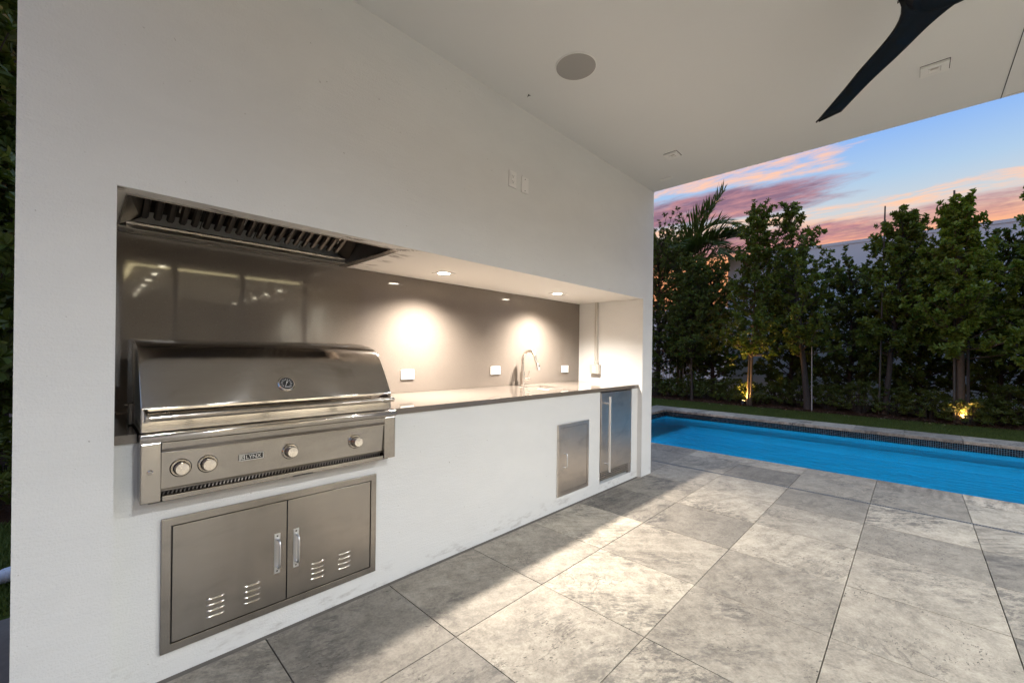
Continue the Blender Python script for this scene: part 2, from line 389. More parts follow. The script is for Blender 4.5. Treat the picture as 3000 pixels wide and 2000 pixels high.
# ------------------------------------------------------------------ key dimensions
YW, YC, YB = 1.908, 1.955, 2.655          # wall face, counter face, backsplash face
XL, XR = .08, 3.815                       # niche sides
WX0, WX1 = -.137, 4.02
ZS, ZC, ZT = 1.74, 2.84, .90              # soffit, ceiling, countertop
LX = [-.02 + .5648 * i for i in range(-3, 9)]      # paver joints in X (last one at the drain)
LY = [1.945 - .5658 * i for i in range(0, 12)]     # paver joints in Y

# ------------------------------------------------------------------ ground, pool, patio
PX0, PX1, PY0, PY1 = 5.425, 8.85, -9.0, 3.87       # pool basin
g = MB()
for x0, x1, y0, y1 in ((-600, PX0 - .3, -600, 600), (PX1 + .3, 600, -600, 600), (PX0 - .3, PX1 + .3, PY1 + .3, 600), (PX0 - .3, PX1 + .3, -600, PY0 - .3)):
    g.add([(x0, y0, -.09), (x1, y0, -.09), (x1, y1, -.09), (x0, y1, -.09)], [(0, 1, 2, 3)])
structure(g.build('ground', 'turf_base'))
patio = structure(MB().box(-4.5, 4.487, -4.38, 2.9, -.085, -.012).box(4.527, PX0 - .02, -9, 4.3, -.085, -.012).build('patio', 'grout'))
T = .038
def paver_mesh(w_, d_):
    me = MB().box(-w_ / 2, w_ / 2, -d_ / 2, d_ / 2, -.03, 0).build('tmp', 'travertine', None, .0008, 0, 1)
    d = me.data; bpy.data.objects.remove(me); return d
cache = {}
def paver(x0, x1, y0, y1, name='paver', zz=0.0, parent=patio):
    k = (round(x1 - x0, 3), round(y1 - y0, 3))
    if k not in cache: cache[k] = paver_mesh(*k)
    o = obj(name, cache[k], None); o.location = ((x0 + x1) / 2, (y0 + y1) / 2, zz + random.uniform(-.0008, .0008)); o.rotation_euler = (random.uniform(-.0016, .0016), random.uniform(-.0016, .0016), random.uniform(-.0009, .0009)); o.parent = parent
    return o
GR = .0018
xs = [x for x in LX if x > -1.0]
for i in range(len(xs) - 1):
    x0, x1 = xs[i] + GR, xs[i + 1] - GR
    if i == len(xs) - 2: x1 = 4.487
    for j in range(len(LY) - 1):
        y1, y0 = LY[j] - GR, LY[j + 1] + GR
        if j == 0: y1 = 1.925
        if y0 < -2.0: break
        paver(x0, x1, y0, y1)
    if x1 > 4.03:                                    # run on past the end of the wall
        for k in range(4): paver(4.03, x1, 1.945 + .5658 * k + GR - (.018 if k == 0 else 0), 1.945 + .5658 * (k + 1) - GR)
for k in range(-4, 12):
    y1, y0 = 1.945 + .5658 * 4 - .5658 * (k + 4) - GR, 1.945 + .5658 * 4 - .5658 * (k + 5) + GR
    paver(4.527, 5.082, y0, y1)
    cp_ = paver(5.087, PX0, y0, y1, 'coping_stone')
    cp_.material_slots[0].link = 'OBJECT'; cp_.material_slots[0].material = MATS['coping_stone']
    if y1 < -3.4: break
# plain paving out of sight behind the camera
MB().box(-4.5, LX[2] - .03, -4.36, 2.85, -.011, -.002).box(LX[2] - .02, 4.48, -4.36, -2.02, -.011, -.002).build('rear_paving', 'travertine', patio)
# slot drain: frame and little grate bars
dr = MB().box(4.489, 4.4945, -9, 4.25, -.03, .001).box(4.5195, 4.525, -9, 4.25, -.03, .001).build('drain_channel', 'drain_metal', patio)
dg_ = MB()
for k in range(520): dg_.box(4.4946, 4.5194, -4 + k * .0158, -4 + k * .0158 + .0075, -.012, -.001)
stuff(dg_.build('drain_grate', 'drain_metal', patio))

pool = structure(MB().add([(PX0 + .02, PY0, -1.35), (PX1, PY0, -1.35), (PX1, PY1, -1.35), (PX0 + .02, PY1, -1.35),
                           (PX0 + .02, PY0, -.04), (PX1, PY0, -.04), (PX1, PY1, -.04), (PX0 + .02, PY1, -.04)],
                          [(0, 1, 2, 3), (0, 4, 5, 1), (1, 5, 6, 2), (2, 6, 7, 3), (3, 7, 4, 0)]).build('pool_basin', 'pool_plaster'))
structure(MB().add([(PX0 + .021, PY0, -.128), (PX1 - .001, PY0, -.128), (PX1 - .001, PY1 - .001, -.128), (PX0 + .021, PY1 - .001, -.128)], [(0, 1, 2, 3)]).build('water', 'water'))
MB().box(PX1 - .50, PX1 - .002, PY0 + .01, PY1 - .002, -1.349, -.58).box(PX0 + .6, PX1 - .50, PY1 - .75, PY1 - .002, -1.349, -.50).build('tone_bench', 'pool_plaster', pool, .02)  # bench added to make lighter and darker bands in the water
mo = MB(); p = .0245
for r in range(6):
    z0 = -.036 - (r + 1) * p
    n = int((PY1 + 4.5) / p)
    for k in range(n):
        y0 = PY1 - (k + 1) * p; mo.box(PX1 - .006, PX1 - .0005, y0 + .0015, y0 + p - .0015, z0 + .0015, z0 + p - .0015)
    for k in range(int((PX1 - 6.6) / p)):
        x0 = PX1 - .008 - (k + 1) * p; mo.box(x0 + .0015, x0 + p - .0015, PY1 - .006, PY1 - .0005, z0 + .0015, z0 + p - .0015)
stuff(mo.build('mosaic_band', 'mosaic', pool))
# far and end coping: single stones, nosing proud over the mosaic
y = PY1 + .45; 
while y > -5.5:
    L = random.uniform(.58, .63)
    o = MB().box(PX1 - .02, PX1 + .53, y - L + .003, y, -.035, .012).build('coping_stone', 'coping_stone', pool, .006); y -= L
x = PX1 - .024
while x > 5.6:
    o = MB().box(x - .6 + .003, x, PY1 - .02, PY1 + .45, -.035, .012).build('coping_stone', 'coping_stone', pool, .006); x -= .6
f = tag(MB().box(PX0 + .021, PX0 + .05, -7.5, 3.6, -.30, -.24).build('pool_light', 'white_metal', None, .004), 'long underwater light strip along the near wall of the blue pool', 'pool light')
lamp('pool_lamp', 'AREA', (PX0 + .06, -1.95, -.27), 108, (.36, .84, 1.0), f, aim=(1, 0, -.55), shape='RECTANGLE', size=11.0, size_y=.05)

# ------------------------------------------------------------------ garden ground
structure(MB().box(PX1 + .535, 10.95, -9, 7.2, -.08, -.004).build('turf_strip', 'turf_base'))
bed = MB()
NB = 60
for i in range(NB + 1):
    yy = -9 + 17 * i / NB; bed.v += [(10.88 + random.uniform(-.06, .06), yy, .003), (11.2, yy, .03 + random.uniform(0, .03)), (12.6, yy, .04)]
for i in range(NB):
    for k in range(2): a = i * 3 + k; bed.f.append((a, a + 1, a + 4, a + 3))
structure(bed.build('mulch_bed', 'mulch'))
ch = MB()
for k in range(1600):
    c = Vector((random.uniform(10.86, 11.5), random.uniform(-2.6, 6.5), random.uniform(.012, .05))); a = random.uniform(0, 6.3); l = random.uniform(.015, .05); t_ = random.uniform(-.5, .5)
    d1 = Vector((math.cos(a) * l, math.sin(a) * l, t_ * l)); d2 = Vector((-math.sin(a), math.cos(a), .3)) * .008
    ch.add([c - d1 - d2, c + d1 - d2, c + d1 + d2, c - d1 + d2], [(0, 1, 2, 3)])
stuff(ch.build('wood_chips', 'wood_chip'))
fl_ = MB()
for k in range(70):
    c = Vector((random.uniform(10.45, 11.0), random.uniform(-2.4, 5.6), .026)); leaf_d = Vector((random.uniform(-1, 1), random.uniform(-1, 1), random.uniform(-.1, .3))).normalized(); l = random.uniform(.025, .05); sd_ = leaf_d.cross(Vector((0, 0, 1))).normalized() * l * .3
    fl_.add([c, c + leaf_d * l * .5 + sd_, c + leaf_d * l, c + leaf_d * l * .5 - sd_ + Vector((0, 0, .006))], [(0, 1, 2, 3)])
stuff(fl_.build('fallen_leaves', 'fallen_leaf'))
def blades(name, x0, x1, y0, y1, n, h, z0):
    bl = MB()
    for k in range(n):
        x = random.uniform(x0, x1); y = random.uniform(y0, y1); a = random.uniform(0, 6.3); hh_ = h * random.uniform(.5, 1.2); wd = random.uniform(.003, .006)
        dx, dy = math.cos(a) * wd, math.sin(a) * wd; lx, ly = random.uniform(-.6, .6) * hh_, random.uniform(-.6, .6) * hh_
        bl.add([(x - dx, y - dy, z0), (x + dx, y + dy, z0), (x + lx, y + ly, z0 + hh_)], [(0, 1, 2)])
    return stuff(bl.build(name, 'turf_blade'))
blades('turf_blades', PX1 + .54, 10.93, -3.2, 6.6, 60000, .028, -.006)
structure(MB().box(-8, -.02, 2.92, 4.45, -.088, -.02).box(4.2, 9.4, PY1 + .46, 6.8, -.088, -.006).build('lawn', 'turf_base'))
blades('lawn_blades', -.7, -.1, 2.95, 4.45, 9000, .04, -.022)
structure(MB().box(-8, 4.1, 4.45, 8, -.088, -.012).build('planting_bed', 'mulch'))

# ------------------------------------------------------------------ pavilion: wall, niche, roof
pav = thing('pavilion', 'white stucco pavilion wall and flat roof with a long kitchen niche', 'pavilion', (2, 2.4, 0))
HY0, HY1, HX0, HX1 = 1.983, 2.645, .105, 1.188          # opening for the hood in the soffit
wl = MB()
wl.box(WX0, XL, YW, 2.8, -.08, ZC).box(XR, WX1, YW, 2.8, -.08, ZC)
wl.box(XL, XR, YW, 2.8, 2.05, ZC).box(XL, XR, YB + .02, 2.8, -.08, 2.05)
wl.box(XL, XR, YW, YW + .012, ZS + .0, 2.05)
wl.build('wall', 'stucco', pav)
so = MB().box(XL, XR, YW + .012, HY0, ZS, 2.05).box(HX1, XR, HY0, YB + .02, ZS, 2.05).box(XL, HX0, HY0, YB + .02, ZS, 2.05).box(HX0, HX1, HY1, YB + .02, ZS, 2.05)
so.build('soffit', 'soffit_paint', pav)
MB().box(WX0 - .2, WX1, -4.38, 2.8, ZC, 3.16).build('ceiling', 'ceiling_paint', pav)
MB().box(3.225, 4.019, -.3822, -.3788, ZC - .0015, ZC + .001).build('control_joint', 'slot_dark', pav)
MB().box(3.995, 4.0, -2.0, -.40, ZC - .001, ZC + .001).build('drip_groove', 'conduit_paint', pav)
MB().box(XL + .001, XR - .001, YB, YB + .019, ZT + .001, ZS - .0012).build('backsplash', 'quartz', pav)
ix, iy = 1.965, 1.777
tag(MB().tube([(ix - .004, iy - .005, ZC - .004), (ix + .005, iy + .006, ZC - .005)], .0032, 6).tube([(ix, iy, ZC - .001), (ix - .003, iy + .010, ZC - .016)], .0011, 5).tube([(ix, iy, ZC - .004), (ix + .012, iy - .005, ZC - .006)], .002, 5).build('wasp', 'black_plastic', None), 'tiny dark insect clinging to the ceiling between round speaker and wall', 'insect')

# ------------------------------------------------------------------ counter
ctr = thing('kitchen_counter', 'long built-in counter with white stucco base and taupe quartz top', 'counter', (2, 2.3, 0))
FX0, FX1 = 3.137, 3.696
cb = MB().box(XL, FX0, YC, YB + .018, -.02, .868).box(FX1, XR, YC, YB + .018, -.02, .868).box(FX0, FX1, YC, YB + .018, -.02, .064).box(FX0, FX1, 2.56, YB + .018, .064, .868)
cb.build('counter_base', 'stucco', ctr)
GX0, GX1 = .1415, 1.0925                                # grill body
SX0, SX1, SY0, SY1 = 2.655, 2.975, 2.155, 2.508         # sink cut-out
ct = MB(); CY0 = YC - .008
ct.box(XL, GX0 - .002, CY0, YB, .8685, ZT).box(GX1 + .002, SX0, CY0, YB, .8685, ZT).box(SX1, XR - .001, CY0, YB, .8685, ZT)
ct.box(SX0, SX1, CY0, SY0, .8685, ZT).box(SX0, SX1, SY1, YB, .8685, ZT).box(GX0 - .002, GX1 + .002, 2.50, YB, .8685, ZT)
ct.build('countertop', 'quartz', ctr)
# dark mastic line between base and pavers
MB().box(XL + .01, XR - .01, 1.927, YC - .0005, -.011, -.0035).build('base_joint', 'grout', ctr)

# sink
sk = thing('sink', 'small undermount stainless sink below the curved faucet', 'sink', (2.815, 2.33, .7))
s_ = MB(); d = .01
o0 = [(SX0 - d, SY0 - d), (SX1 + d, SY0 - d), (SX1 + d, SY1 + d), (SX0 - d, SY1 + d)]; o1 = [(SX0 + .01, SY0 + .01), (SX1 - .01, SY0 + .01), (SX1 - .01, SY1 - .01), (SX0 + .01, SY1 - .01)]
s_.add([(x, y, .8675) for x, y in o0] + [(x, y, .70) for x, y in o1], [(4, 5, 6, 7), (0, 1, 5, 4), (1, 2, 6, 5), (2, 3, 7, 6), (3, 0, 4, 7)])
s_.build('bowl', 'steel', sk)
MB().lathe([(.045, 0), (.045, .004), (.03, .002)], (2.815, 2.38, .7005), (0, 0, 1), 20).build('strainer', 'chrome', sk)

# faucet
fc = thing('faucet', 'brushed gooseneck pull-down faucet standing behind the sink', 'faucet', (2.84, 2.60, ZT))
MB().lathe([(.029, 0), (.029, .006), (.023, .008), (.023, .118), (.0165, .122)], (2.84, 2.60, ZT + .0005), (0, 0, 1), 24).build('body', 'nickel', fc, 0, 40)
pts = [(2.84, 2.60, 1.02), (2.84, 2.60, 1.13)]
for k in range(1, 13):
    a = math.pi * k / 13 * 1.06; pts.append((2.84, 2.60 - .0775 + .0775 * math.cos(a), 1.13 + .0875 * math.sin(a)))
pts.append((2.84, 2.425, 1.105))
MB().tube(pts, .0135, 16).build('spout', 'nickel', fc, 0, 60)
hd = MB().tube([(2.84, 2.425, 1.112), (2.84, 2.418, 1.085), (2.84, 2.410, 1.045)], [.0145, .0165, .0175], 16).build('spray_head', 'nickel', fc, 0, 40)
MB().box(2.836, 2.844, 2.394, 2.402, 1.075, 1.092).build('spray_button', 'black_plastic', hd)
MB().tube([(2.84, 2.60, .958), (2.912, 2.585, .958)], .014, 14).tube([(2.90, 2.587, .958), (2.905, 2.575, 1.035)], .0045, 10).build('lever', 'nickel', fc, 0, 40)

# outlets on the backsplash, horizontal duplex
def outlet_h(x0, x1, z0, z1, label, sw=False):
    t = thing('wall_outlet', label, 'outlet', ((x0 + x1) / 2, YB, z0), 'plates on the quartz backsplash')
    MB().box(x0, x1, YB - .009, YB - .0004, z0, z1).build('plate', 'white_plastic', t, .0025)
    mx_, mz = (x0 + x1) / 2, (z0 + z1) / 2
    if sw:
        MB().box(mx_ - .036, mx_ + .036, YB - .012, YB - .0088, mz - .016, mz + .016).build('switch_rocker', 'white_plastic', t, .002)
        return
    f = MB().box(mx_ - .034, mx_ + .034, YB - .0115, YB - .0088, mz - .0165, mz + .0165).build('receptacle', 'white_plastic', t, .001)
    sl = MB()
    for c in (-.018, .018):
        sl.box(mx_ + c - .002, mx_ + c + .006, YB - .0118, YB - .0114, mz + .006, mz + .008).box(mx_ + c - .002, mx_ + c + .006, YB - .0118, YB - .0114, mz - .008, mz - .006)
        sl.lathe([(.0026, 0), (.0026, .0004)], (mx_ + c - .009, YB - .0114, mz), (0, -1, 0), 8)
    sl.build('slots', 'slot_dark', f)
outlet_h(1.60, 1.708, .996, 1.066, 'white duplex outlet plate on the backsplash just beside the grill')
outlet_h(2.484, 2.598, 1.006, 1.077, 'white duplex outlet plate on the backsplash left of the faucet')
outlet_h(3.497, 3.613, .997, 1.07, 'white switch plate on the backsplash in the corner past the sink', True)
# plates high on the wall
t = thing('wall_outlet', 'white upright duplex outlet high on the stucco wall above the niche', 'outlet', (1.957, YW, 2.28))
MB().box(1.924, 1.992, YW - .008, YW - .0004, 2.281, 2.388).build('plate', 'white_plastic', t, .0025)
f = MB().box(1.941, 1.975, YW - .0105, YW - .0078, 2.30, 2.369).build('receptacle', 'white_plastic', t, .001)
sl = MB()
for c in (2.316, 2.352):
    sl.box(1.950, 1.952, YW - .0109, YW - .0104, c, c + .008).box(1.963, 1.965, YW - .0109, YW - .0104, c, c + .008).lathe([(.003, 0), (.003, .0005)], (1.9575, YW - .0104, c - .006), (0, -1, 0), 8)
sl.build('slots', 'slot_dark', f)
t = thing('blank_plate', 'white blank cover plate with two screws beside the high wall outlet', 'plate', (2.078, YW, 2.276))
MB().box(2.044, 2.113, YW - .007, YW - .0004, 2.277, 2.384).build('plate', 'white_plastic', t, .0025)
for zz in (2.292, 2.369): MB().lathe([(.0035, 0), (.003, .001)], (2.078, YW - .0069, zz), (0, -1, 0), 10).build('screw', 'slot_dark', t)
# conduit and switch box on the jamb
t = thing('switch_box', 'surface switch box with painted conduit running up the niche side wall', 'switch', (XR, 2.42, .98))
pts = [(XR - .016, 2.425, ZS - .0015), (XR - .016, 2.425, 1.30), (XR - .016, 2.422, 1.14), (XR - .018, 2.419, 1.088)]
MB().tube(pts, .0185, 12).build('conduit', 'conduit_paint', t, 0, 50)
MB().tube([(XR - .017, 2.4205, 1.088), (XR - .018, 2.4185, 1.112)], .0235, 12).build('connector', 'conduit_paint', t, 0, 50)
MB().box(XR - .042, XR - .0004, 2.372, 2.468, .985, 1.085).build('box', 'conduit_paint', t, .006)
MB().box(XR - .048, XR - .0422, 2.376, 2.486, .988, 1.083).build('cover', 'conduit_paint', t, .0015)
MB().box(XR - .053, XR - .0482, 2.414, 2.446, 1.003, 1.068).build('switch_rocker', 'white_plastic', t, .0015)

# ------------------------------------------------------------------ niche downlights
for k, (xx, yy) in enumerate(((1.728, 2.327), (2.992, 2.325))):
    t = thing('niche_downlight', ['lit square downlight in the niche soffit next to the hood', 'lit square downlight in the niche soffit above the sink'][k], 'downlight', (xx, yy, ZS), 'lit downlights in the niche')
    a, bq, n = .058, .042, 32
    tm = MB()
    for q in range(n):
        an = 2 * math.pi * q / n; c_, s2 = math.cos(an), math.sin(an); mxx = max(abs(c_), abs(s2))
        tm.v += [(xx + a * c_ / mxx, yy + a * s2 / mxx, ZS - .0045), (xx + bq * c_, yy + bq * s2, ZS - .0045), (xx + a * c_ / mxx, yy + a * s2 / mxx, ZS - .0003), (xx + bq * c_ * .96, yy + bq * s2 * .96, ZS - .0008)]
    for q in range(n):
        i0, i1 = q * 4, ((q + 1) % n) * 4; tm.f += [(i0, i0 + 1, i1 + 1, i1), (i0, i1, i1 + 2, i0 + 2), (i0 + 1, i0 + 3, i1 + 3, i1 + 1)]
    tm.build('trim', 'trim_white', t)
    MB().lathe([(.0405, 0), (.0405, .0006)], (xx, yy, ZS - .0012), (0, 0, -1), 28).build('lens', 'lamp_lens', t)
    lamp('niche_lamp', 'SPOT', (xx, yy, ZS - .012), 235, (1, .91, .81), t, spot_size=R(140), spot_blend=1.0, shadow_soft_size=.035)

# ------------------------------------------------------------------ hood insert
hd = thing('range_hood', 'stainless hood insert with baffle filters set into the soffit over the grill', 'range hood', (.65, 2.3, ZS))
fm = MB()
fm.box(HX0, HX1, HY0, HY0 + .008, ZS - .004, ZS + .03)
fm.box(HX1 - .046, HX1, HY0 + .008, HY1, ZS - .004, ZS + .03)
fm.box(HX0, HX0 + .008, HY0 + .008, HY1, ZS - .004, ZS + .03)
fm.box(HX0 + .008, HX1 - .046, 2.535, HY1, ZS - .002, ZS + .006)
fm.build('frame', 'steel', hd, .001)
MB().box(HX0 + .03, HX1 - .05, 2.527, 2.535, ZS - .006, ZS + .026).box(HX0 + .03, HX1 - .05, 2.510, 2.527, ZS + .018, ZS + .026).build('drip_rail', 'steel', hd, .001)
cv = MB()
A0, A1, B0, B1 = HX0 + .008, HX1 - .046, HY0 + .008, HY1 - .001
cv.add([(A0, B0, ZS + .004), (A0, 2.535, ZS + .004), (A0 + .07, 2.52, ZS + .05), (A0 + .07, B0, ZS + .27)], [(0, 1, 2, 3)])
cv.add([(A1, B0, ZS + .004), (A1, 2.535, ZS + .004), (A1 - .07, 2.52, ZS + .05), (A1 - .07, B0, ZS + .27)], [(3, 2, 1, 0)])
cv.add([(A0, B0, ZS + .03), (A1, B0, ZS + .03), (A1, B0, ZS + .285), (A0, B0, ZS + .285)], [(0, 1, 2, 3)])
cv.add([(A0, B0, ZS + .285), (A1, B0, ZS + .285), (A1, 2.535, ZS + .085), (A0, 2.535, ZS + .085)], [(0, 1, 2, 3)])
cv.build('liner', 'steel_dark', hd)  # darker steel imitates the shade inside the hood
ya, za, yb, zb = 2.525, ZS + .042, 2.01, ZS + .245
nb = 20; bx0, bx1 = A0 + .06, A1 - .055; pt = (bx1 - bx0) / nb
dirv = Vector((0, yb - ya, zb - za)); ln = dirv.length; dirv.normalize(); nrm = Vector((0, -dirv.z, dirv.y)); nrm = nrm if nrm.z < 0 else -nrm
bm_ = None
bv = MB()
hw = pt * .33
sec = [(-hw, .012), (-hw * .55, 0), (hw * .55, 0), (hw, .012)]
rows = [(0, .010), (.014, 0), (ln, 0)]
for al, rise in rows:
    for sx_, up_ in sec:
        sc_ = .6 if al == 0 else 1
        pp = dirv * al - nrm * (up_ + rise); bv.v.append((sx_ * sc_, pp.y, pp.z))
for r in range(2):
    for k in range(3): i = r * 4 + k; bv.f.append((i, i + 1, i + 5, i + 4))
proto = bv.build('baffle', 'steel_dark', hd); bmesh_d = proto.data  # baffles in the darkened steel too, for the hood's inner shade
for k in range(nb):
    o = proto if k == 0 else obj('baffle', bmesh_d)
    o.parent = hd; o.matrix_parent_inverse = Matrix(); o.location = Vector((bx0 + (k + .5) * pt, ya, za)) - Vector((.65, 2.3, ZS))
fl = MB()
for k in range(5):
    fl.add([(bx0 + k * (bx1 - bx0) / 4 - .002, ya, za + .004), (bx0 + k * (bx1 - bx0) / 4 + .002, ya, za + .004), (bx0 + k * (bx1 - bx0) / 4 + .002, yb, zb + .004), (bx0 + k * (bx1 - bx0) / 4 - .002, yb, zb + .004)], [(0, 1, 2, 3)])
fl.build('filter_seam', 'slot_dark', hd)
for xx in (.30, .548, .757, 1.0):
    t0 = (2.30 - ya) / (yb - ya); zz = za + (zb - za) * t0 - .006
    q = [(xx, 2.225, zz + .030), (xx, 2.228, zz - .005), (xx, 2.245, zz - .026), (xx, 2.345, zz - .062), (xx, 2.352, zz - .05), (xx, 2.352, zz - .02)]
    MB().tube(q, .0035, 8).build('bail_handle', 'chrome', hd, 0, 60)

# ------------------------------------------------------------------ gas grill
gr = thing('gas_grill', 'built-in stainless gas grill with closed lid and four knobs', 'grill', (.617, 2.2, .67))
YG = 1.855
body = MB().box(GX0 + .004, GX1 - .004, 1.885, 2.498, .70, .890).box(GX0 + .03, GX1 - .03, 2.00, 2.36, .890, .905)
body.build('firebox', 'steel_dark', gr, .002)
for x0, x1 in ((GX0, .1955), (1.0335, GX1)):
    MB().box(x0, x1, YG, YC - .001, .674, .8775).build('side_post', 'steel', gr, .0035)
# top rail with rounded nose
prof = [(1.868, .8785), (1.850, .8785), (1.850, .898), (1.853, .904), (1.860, .9075), (1.875, .9075), (1.905, .9015), (1.91, .8785)]
MB().prism(prof, GX0 - .001, GX1 + .001).build('front_rail', 'steel', gr, .0015, 30)
MB().tube([(GX0 + .002, 1.8595, .9035), (GX1 - .002, 1.8595, .9035)], .0062, 12).build('rail_bead', 'chrome', gr, 0, 40)
MB().box(GX0 + .012, GX1 - .012, 1.905, 1.93, .895, .9035).build('lid_gasket', 'black_plastic', gr)
# control panel: slightly leaning face below an overhanging lip
x0, x1 = .1965, 1.0325
cp_ = MB().prism([(1.869, .7135), (1.861, .8395), (1.90, .8395), (1.90, .7135)], x0, x1).build('control_panel', 'steel', gr, .0012)
MB().prism([(1.856, .853), (1.853, .8755), (1.90, .8755), (1.90, .853)], x0, x1).build('lip_face', 'steel', gr, .001)
MB().prism([(1.854, .8425), (1.852, .8528), (1.90, .8528), (1.90, .8425)], x0, x1).build('lip_ledge', 'steel_dark', gr, .0008)  # darker steel puts the ledge's dim reflection into its colour
MB().tube([(x0, 1.8545, .8414), (x1, 1.8545, .8414)], .0011, 8).build('lip_bead', 'chrome', gr)
MB().box(x0, x1, 1.905, 1.953, .673, .712).build('vent_back', 'slot_dark', gr)
vs = MB()
for k in range(70):
    xx = x0 + .006 + k * .0118
    vs.add([(xx, 1.878, .6915), (xx + .0048, 1.878, .6915), (xx + .0148, 1.892, .7125), (xx + .0100, 1.892, .7125)], [(0, 1, 2, 3)])
stuff(vs.build('vent_slats', 'steel_dark', gr))
tr_ = MB().prism([(1.858, .6725), (1.857, .6905), (1.862, .6915), (1.90, .6905), (1.90, .6725)], x0 + .003, x1 - .003).build('drip_tray', 'steel', gr, .0012)
MB().prism([(1.8565, .6715), (1.8565, .6760), (1.8595, .6760), (1.8595, .6715)], .62, .70).build('finger_pull', 'slot_dark', tr_)
MB().box(.165, 1.07, 1.885, 1.9545, .664, .6715).build('under_frame', 'black_plastic', gr)
MB().lathe([(.0085, 0), (.0085, .003), (.006, .0045)], (.167, YG - .0002, .779), (0, -1, 0), 20).build('igniter_button', 'chrome', gr, 0, 30)
for kx in (.2505, .3285, .609, .8895):
    yk = 1.8655
    kb = MB().lathe([(.0315, 0), (.0315, .004), (.0285, .0075), (.0245, .0075), (.0235, .004)], (kx, yk, .779), (0, -1, .055), 40).build('bezel', 'dark_chrome', gr, 0, 30)
    kn = MB().lathe([(.0225, .003), (.0225, .008), (.0205, .012), (.0200, .036), (.0190, .0385)], (kx, yk, .779), (0, -1, .055), 40).build('knob', 'chrome', gr, 0, 30)
    MB().box(kx - .0008, kx + .0008, yk - .0088, yk - .0074, .779 + .0262, .779 + .0300).build('index_mark', 'slot_dark', kb)
    # turned cap on its own centre so that the brushing runs round it
    cm = MB().lathe([(.0188, 0), (.0186, .0006), (.001, .0002)], (0, 0, 0), (0, -1, .055), 40).build('knob_cap', 'spun_steel', None, 0, 40)
    cm.location = (kx, yk - .0388, .779 + .0021); cm.parent = kn
# maker's badge
bd = MB().box(.4265, .509, 1.8595, 1.866, .7705, .7945).build('badge', 'black_plastic', gr, .001)
fr_ = MB().box(.4265, .509, 1.8583, 1.8594, .7930, .7945).box(.4265, .509, 1.8583, 1.8594, .7705, .7720).box(.4265, .4281, 1.8583, 1.8594, .7721, .7929).box(.5074, .509, 1.8583, 1.8594, .7721, .7929)
em = [(.4305, .4325, .7735, .7915), (.4345, .4365, .7765, .7915), (.4365, .4420, .7745, .7765), (.4375, .4450, .7890, .7910), (.4430, .4450, .7735, .7890), (.4390, .4425, .7830, .7848)]
for a_, b_, c_, d_ in em: fr_.box(a_, b_, 1.8583, 1.8594, c_, d_)
fr_.build('badge_emblem', 'satin_aluminium', bd)
text_mesh('badge_lettering', 'LYNX', .0205, .0005, 'satin_aluminium', bd, (.4485, 1.8589, .7755), 1.0)
# lid
lp = [(1.888, .9085), (1.886, .944), (1.886, .992), (1.8895, 1.0), (1.925, 1.055), (1.960, 1.106), (1.998, 1.155), (2.030, 1.186), (2.065, 1.206), (2.12, 1.221), (2.20, 1.232), (2.31, 1.239), (2.42, 1.240), (2.455, 1.225), (2.47, 1.19), (2.475, .9085)]
lid = MB().prism(lp, GX0 + .002, GX1 - .010).build('lid', 'steel', gr, .003, 24)
MB().box(GX0 + .004, GX1 - .012, 1.8805, 1.8858, .910, .9935).build('lid_band', 'chrome', lid, .0015)
hz = .9665
MB().tube([(GX0 + .012, 1.822, hz), (GX1 - .035, 1.822, hz)], .0118, 18).build('lid_handle', 'steel', lid, .0, 40)
for xx in (GX0 + .075, GX1 - .095): MB().tube([(xx, 1.822, hz), (xx + .0022, 1.822, hz)], .0122, 18).build('handle_ring', 'black_plastic', lid)
for xx in (GX0 + .008, GX1 - .045):
    MB().prism([(1.881, hz - .024), (1.881, hz + .026), (1.835, hz + .013), (1.812, hz + .010), (1.808, hz), (1.812, hz - .010), (1.835, hz - .013)], xx, xx + .012).build('handle_bracket', 'chrome', lid, .002)
# thermometer, square to the sloping lid
tc_ = Vector((.611, 1.925, 1.055)); nn = Vector((0, -.834, .552)).normalized(); tu = Vector((0, .552, .834)).normalized(); txv = Vector((1, 0, 0))
th = MB().lathe([(.034, -.003), (.034, .004), (.031, .0065), (.0275, .0065), (.027, .003)], tc_, nn, 40).build('thermometer', 'chrome', lid, 0, 30)
MB().lathe([(.0272, .0028), (.0272, .0036)], tc_, nn, 40).build('dial', 'black_plastic', th)
dl = MB()
def quad(c, along, across, l_, w_):
    p0 = tc_ + nn * .0042 + c; dl.add([p0 - along * l_ - across * w_, p0 + along * l_ - across * w_, p0 + along * l_ + across * w_, p0 - along * l_ + across * w_], [(0, 1, 2, 3)])
for k in range(13):
    a_ = R(-130 + k * 260 / 12); dv = txv * math.sin(a_) + tu * math.cos(a_); ac = nn.cross(dv); quad(dv * .0185, dv, ac, .0034 if k % 2 else .0045, .0008)
nd = (txv * -.42 - tu * .9).normalized(); quad(nd * .006, nd, nn.cross(nd), .0155, .0009); quad(-nd * .007, nd, nn.cross(nd), .004, .0022)
quad(-tu * .0165 + txv * .004, txv, tu, .009, .0016)
dl.build('dial_marks', 'gauge_white', th)
# rotisserie bracket on the left flank
MB().box(GX0 - .010, GX0 + .0015, 2.18, 2.24, .905, .985).box(GX0 - .022, GX0 - .010, 2.20, 2.21, .975, .982).build('rotisserie_bracket', 'steel_dark', gr, .001)

